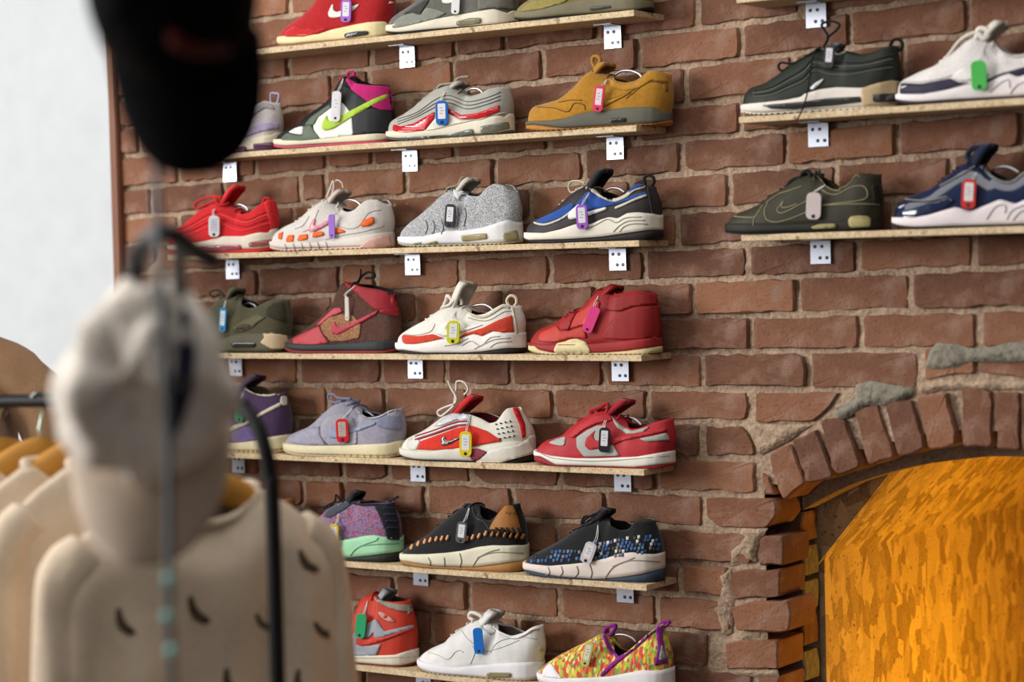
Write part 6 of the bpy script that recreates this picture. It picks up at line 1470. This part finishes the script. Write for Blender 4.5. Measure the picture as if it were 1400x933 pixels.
for q in (Vector((0, 0, 0)), far):
    d = Vector((-0.35, 0.55, 0)).normalized()*0.22
    tube('foot', [q-d+Vector((0, 0, 0.012)), q+d+Vector((0, 0, 0.012))], 0.011, M_PIPE, rk, 10)

def mat_shirt():
    return mat((220, 200, 176), 'cloth')
M_SHIRT = mat_shirt(); M_WOOD = mat((196, 140, 62), 'paint'); M_CHROME = mat((186, 206, 200), 'metal'); M_PRINT = mat((92, 76, 58), 'cloth')
RAIL = []
for q_ in smooth_path(pr, 60): RAIL.append(Vector(q_))
def garment(k, label, hlabel, u, z, yaw, long_, printed, drop=0.088, thick=0.034):
    rp_ = min(RAIL, key=lambda q: abs(toPx(q)[0]-u)); top = rp_.copy()   # where the hook sits on the rail
    f2 = Vector((cF.x, cF.y, 0)).normalized(); rr = Vector((cR.x, cR.y, 0)).normalized()
    ex = rr*math.cos(yaw)+f2*math.sin(yaw); ey = Vector((0, 0, 1)).cross(ex)
    neck = top-Vector((0, 0, drop))
    Mx = Matrix(((ex.x, ey.x, 0, neck.x), (ex.y, ey.y, 0, neck.y), (0, 0, 1, neck.z), (0, 0, 0, 1)))
    H = empty('clothes_hanger', Mx); tag(H, hlabel, 'hanger', 'wooden hangers on the rack')
    arm = [(-0.205, 0.010, -0.105), (-0.16, 0.004, -0.072), (-0.10, 0, -0.036), (-0.05, -0.002, -0.008), (0, -0.002, 0.006), (0.05, -0.002, -0.008), (0.10, 0, -0.036), (0.16, 0.004, -0.072), (0.205, 0.010, -0.105)]
    P = smooth_path(arm, 5); V, Fc = tube_geo(P, [0.018+0.007*math.cos(math.pi*abs(i/(len(P)-1)-.5)) for i in range(len(P))], 10)
    V = [Vector((v.x, v.y*0.75, v.z*1.0)) for v in V]
    pyd('arm', V, Fc, M_WOOD, H, True)
    hc = drop-0.0028                                           # ring of the hook: its inside rests on the pipe
    tube('hook', [Vector((0, 0, 0.012)), Vector((0, 0, drop-0.045)), Vector((0.004, 0, drop-0.028))]+[Vector((-0.0155*math.sin(math.radians(d)), 0, hc-0.0155*math.cos(math.radians(d)))) for d in range(-40, -250, -18)], 0.0022, M_CHROME, H, 7)
    G = empty('shirt', Mx); tag(G, label, 'shirt', 'pale shirts on the rack')
    nphi = 72; nt = 30; hw0 = 0.225; V = []; Fc = []
    rs = random.Random(40+k)
    ph = [rs.uniform(0, 6) for _ in range(4)]
    for j in range(nt+1):
        t = (j/nt)**1.5
        for i in range(nphi):
            a = 2*math.pi*i/nphi; cx_ = math.cos(a); sx_ = math.sin(a)
            hw = hw0*(1.0+0.04*t); x = hw*math.copysign(abs(cx_)**0.8, cx_)
            ax_ = abs(x)
            ztop = float(np.interp(ax_, [0, 0.10, 0.16, 0.205, 0.235, 0.26], [-0.004, -0.006, -0.042, -0.078, -0.118, -0.16]))-(0.050 if sx_ < 0 else 0.0)*max(0, 1-(ax_/0.10)**2)
            z_ = ztop*(1-t)-t*long_-0.03*t*(1-t)
            nk = 1-sstep(0.088, 0.112, ax_)
            tm = thick*max(0.0, min(1, t/0.10))**0.5
            th = max(tm, 0.026*nk, 0.0015)
            fold = (0.010*math.sin(x*46+ph[0]+t*2)+0.006*math.sin(x*90+ph[1]-t*4)+0.010*noise.noise((x*9+k, sx_, t*4)))*min(1, t*4)*(thick/0.055)
            y = th*math.copysign(abs(sx_)**0.7, sx_)+fold*(1 if sx_ < 0 else 0.6)
            V.append((x, y, z_))
    for j in range(nt):
        for i in range(nphi): Fc.append((j*nphi+i, j*nphi+(i+1) % nphi, (j+1)*nphi+(i+1) % nphi, (j+1)*nphi+i))
    bm = bmesh.new(); vv = [bm.verts.new(v) for v in V]
    for f in Fc: bm.faces.new([vv[i] for i in f])
    bmesh.ops.recalc_face_normals(bm, faces=bm.faces)
    body = from_bm('body', bm, M_SHIRT, G, True)
    md = body.modifiers.new('thickness', 'SOLIDIFY'); md.thickness = 0.0022; md.offset = 0
    sr = 0.040 if printed else 0.034
    for sgn in (-1, 1):
        P = [(sgn*0.170, 0.004, -0.085), (sgn*0.204, 0.003, -0.116), (sgn*0.220, 0.002, -0.18), (sgn*0.227, 0.0, -0.30), (sgn*0.226, 0.0, -0.46), (sgn*0.222, 0.0, -0.58)]
        P = smooth_path(P, 5); V, Fc = tube_geo(P, [sr+0.002*math.sin(i*0.4+ph[2])-0.004*i/len(P) for i in range(len(P))], 20)
        V = [Vector((v.x+0.005*noise.noise((v.x*60, v.y*60, v.z*7+k)), v.y*0.9+0.006*noise.noise((v.x*50+9, v.y*50, v.z*8)), v.z)) for v in V]
        pyd('sleeve', V, Fc, M_SHIRT, G, True)
    col = [(0.102*math.cos(q), 0.027*math.sin(q), -0.004-0.050*max(0, -math.sin(q))) for q in [2*math.pi*i/28 for i in range(28)]]
    tube('collar', col, 0.008, M_SHIRT, G, 8, True)
    if printed:
        Vw = [Mx @ v.co for v in body.data.vertices]; bv = BVHTree.FromPolygons([tuple(v) for v in Vw], [tuple(p.vertices) for p in body.data.polygons])
        for (cu_, cv_, ro, sc_) in ((170, 851, 0, 1.0), (270, 835, -4, 1.05), (420, 768, -10, 0.9), (442, 862, -25, 0.8), (362, 852, -20, 0.8), (314, 932, 10, .9), (410, 932, 20, .8)):
            pts = []
            for (a, b) in ((-12, -18), (-5, -20), (-2, -8), (4, 2), (14, 10), (16, 16), (6, 18), (-6, 10), (-11, 0)):
                r_ = math.radians(ro); pts.append((cu_+sc_*(a*math.cos(r_)-b*math.sin(r_)), cv_+sc_*(a*math.sin(r_)+b*math.cos(r_))))
            decal('crescent_print', M_PRINT, pts, bv, G, Mx.inverted(), 0.0015)
    return G
garment(0, 'cream shirt printed with small dark crescents at the near end of the rack', 'wooden hanger inside the crescent-print shirt', 262, 3.12, 0.62, 0.70, True, 0.135, 0.055)
garment(1, 'plain cream shirt hanging directly behind the crescent-print shirt', 'wooden hanger of the plain shirt next to the crescent-print shirt', 174, 3.24, 0.70, 0.70, False)
garment(2, 'plain cream shirt, third along the rack from its bent end', 'wooden hanger third along the rack from its bent end', 112, 3.32, 0.74, 0.70, False)
garment(3, 'plain cream shirt, fourth along the rack from its bent end', 'wooden hanger fourth along the rack from its bent end', 52, 3.39, 0.74, 0.70, False)
garment(4, 'plain cream shirt, fifth along the rack from its bent end', 'wooden hanger fifth along the rack from its bent end', -8, 3.46, 0.74, 0.70, False)

# person in a brown sweatshirt at the edge of the picture
def skin_mesh(name, joints, edges, mt, parent, root=0, lev=2):
    me = bpy.data.meshes.new(name); bm = bmesh.new(); ly = bm.verts.layers.skin.verify(); vv = []
    for (p, r) in joints:
        v = bm.verts.new(p); v[ly].radius = r if isinstance(r, tuple) else (r, r); vv.append(v)
    for a, b in edges: bm.edges.new((vv[a], vv[b]))
    vv[root][ly].use_root = True
    bm.to_mesh(me); bm.free()
    o = link(name, me, (mt,), parent)
    sk = o.modifiers.new('skin', 'SKIN'); sk.use_smooth_shade = True
    sb = o.modifiers.new('round', 'SUBSURF'); sb.levels = lev; sb.render_levels = lev
    return o
pc = onZ(-74, 520, 4.55); pf = Vector((pc.x, pc.y, 0))
pyaw = math.atan2(cR.y, cR.x)
Pm = Matrix.Translation(pf) @ Matrix.Rotation(pyaw, 4, 'Z') @ Matrix.Scale(1.035, 4)
PER = empty('person', Pm); tag(PER, 'person in a brown sweatshirt standing by the white wall with one arm lowered', 'person')
SKIN = mat((196, 150, 122), 'leather'); SWEAT = mat((172, 136, 104), 'cloth'); TROU = mat((52, 54, 62), 'cloth'); HAIR = mat((52, 38, 28), 'cloth')
# local: x right, y away from the camera, z up
bj = [((0, 0, 0.98), .085), ((0, 0, 1.20), .10), ((0, 0.01, 1.43), .09), ((0, 0, 1.56), .058), ((0, -0.01, 1.60), .056), ((0, -0.020, 1.665), (.070, .080)), ((0, -0.01, 1.76), (.076, .090)), ((0, 0, 1.83), (.055, .064)),
      ((0.18, 0.01, 1.455), .032), ((0.225, 0.03, 1.20), .034), ((0.21, -0.06, 0.97), .033), ((0.205, -0.09, 0.90), (.036, .018)),
      ((-0.18, 0.01, 1.455), .032), ((-0.23, 0.03, 1.20), .034), ((-0.21, -0.06, 0.97), .033), ((-0.205, -0.09, 0.90), (.036, .018)),
      ((0.10, 0, 0.90), .085), ((0.11, -0.01, 0.50), .058), ((0.11, 0.01, 0.10), .042), ((0.11, -0.09, 0.045), .036), ((0.11, -0.17, 0.035), .028),
      ((-0.10, 0, 0.90), .085), ((-0.11, -0.01, 0.50), .058), ((-0.11, 0.01, 0.10), .042), ((-0.11, -0.09, 0.045), .036), ((-0.11, -0.17, 0.035), .028)]
be_ = [(0, 1), (1, 2), (2, 3), (3, 4), (4, 5), (5, 6), (6, 7), (2, 8), (8, 9), (9, 10), (10, 11), (2, 12), (12, 13), (13, 14), (14, 15), (0, 16), (16, 17), (17, 18), (18, 19), (19, 20), (0, 21), (21, 22), (22, 23), (23, 24), (24, 25)]
for base_i, sg in ((11, 1), (15, -1)):                        # five fingers on each hand
    bx, by, bz = bj[base_i][0]
    for f, (dx, dy, ln) in enumerate(((-0.024*sg, -0.028, .045), (-0.014*sg, -0.012, .072), (-0.004*sg, -0.004, .080), (0.006*sg, 0.004, .074), (0.016*sg, 0.010, .058))):
        n0 = len(bj); bj += [((bx+dx, by+dy, bz-0.022), .0088), ((bx+dx*1.25, by+dy*1.1-0.006, bz-0.022-ln*.55), .0082), ((bx+dx*1.3, by+dy*1.1-0.022, bz-0.022-ln), .007)]
        be_ += [(base_i, n0), (n0, n0+1), (n0+1, n0+2)]
body = skin_mesh('body', bj, be_, SKIN, PER)
sj = [((0, 0, 0.86), (.172, .130)), ((0, 0, 1.15), (.165, .125)), ((0, 0.01, 1.40), (.155, .12)), ((0, 0.01, 1.545), (.075, .075)),
      ((0.095, 0.01, 1.510), .088), ((0.205, 0.01, 1.425), .080), ((0.235, 0.03, 1.19), .062), ((0.215, -0.05, 0.99), .048),
      ((-0.155, 0.01, 1.475), .078), ((-0.215, 0.01, 1.40), .072), ((-0.235, 0.03, 1.19), .062), ((-0.215, -0.05, 0.99), .048)]
sw = skin_mesh('sweatshirt', sj, [(0, 1), (1, 2), (2, 3), (2, 4), (4, 5), (5, 6), (6, 7), (2, 8), (8, 9), (9, 10), (10, 11)], SWEAT, PER, 0, 3)
tx = bpy.data.textures.new('cloth_folds', 'CLOUDS'); tx.noise_scale = 0.09; tx.noise_depth = 1
dm = sw.modifiers.new('folds', 'DISPLACE'); dm.texture = tx; dm.strength = 0.022; dm.mid_level = 0.5; dm.texture_coords = 'LOCAL'
skin_mesh('trousers', [((0, 0, 1.02), (.150, .112)), ((0.10, 0, 0.82), .100), ((0.112, -0.01, 0.48), .078), ((0.112, 0.01, 0.09), .068), ((-0.10, 0, 0.82), .100), ((-0.112, -0.01, 0.48), .078), ((-0.112, 0.01, 0.09), .068)],
          [(0, 1), (1, 2), (2, 3), (0, 4), (4, 5), (5, 6)], TROU, PER)
skin_mesh('hair', [((0, 0.040, 1.67), (.066, .058)), ((0, 0.028, 1.76), (.084, .086)), ((0, 0.0, 1.84), (.072, .078)), ((0, -0.055, 1.835), (.055, .03))], [(0, 1), (1, 2), (2, 3)], HAIR, PER)
for sg in (-1, 1):
    bm = bmesh.new(); bmesh.ops.create_uvsphere(bm, u_segments=12, v_segments=8, radius=0.010); bmesh.ops.translate(bm, verts=bm.verts, vec=(sg*0.030, -0.083, 1.722))
    ey_ = from_bm('eye', bm, mat((226, 224, 220), 'plastic'), PER, True)
    bm = bmesh.new(); bmesh.ops.create_uvsphere(bm, u_segments=10, v_segments=6, radius=0.0048); bmesh.ops.translate(bm, verts=bm.verts, vec=(sg*0.030, -0.0895, 1.722)); from_bm('iris', bm, mat((58, 42, 30), 'plastic'), ey_, True)
    tube('eyebrow', [(sg*0.014, -0.096, 1.742), (sg*0.030, -0.097, 1.748), (sg*0.048, -0.086, 1.742)], 0.0035, HAIR, PER, 6)
    skin_mesh('ear', [((sg*0.076, 0.0, 1.70), (.012, .010)), ((sg*0.084, 0.012, 1.725), (.014, .010)), ((sg*0.082, 0.010, 1.745), (.010, .008))], [(0, 1), (1, 2)], SKIN, PER)
skin_mesh('nose', [((0, -0.090, 1.730), .008), ((0, -0.106, 1.697), .012), ((0, -0.098, 1.687), .012)], [(0, 1), (1, 2)], SKIN, PER)
tube('mouth', [(-0.024, -0.090, 1.660), (0, -0.099, 1.658), (0.024, -0.090, 1.660)], 0.005, mat((166, 96, 90), 'leather'), PER, 6)
for sg in (-1, 1):
    skin_mesh('shoe', [((sg*0.112, 0.05, 0.042), .042), ((sg*0.112, -0.06, 0.042), .044), ((sg*0.112, -0.17, 0.036), .036)], [(0, 1), (1, 2)], mat((40, 40, 44), 'leather'), PER)
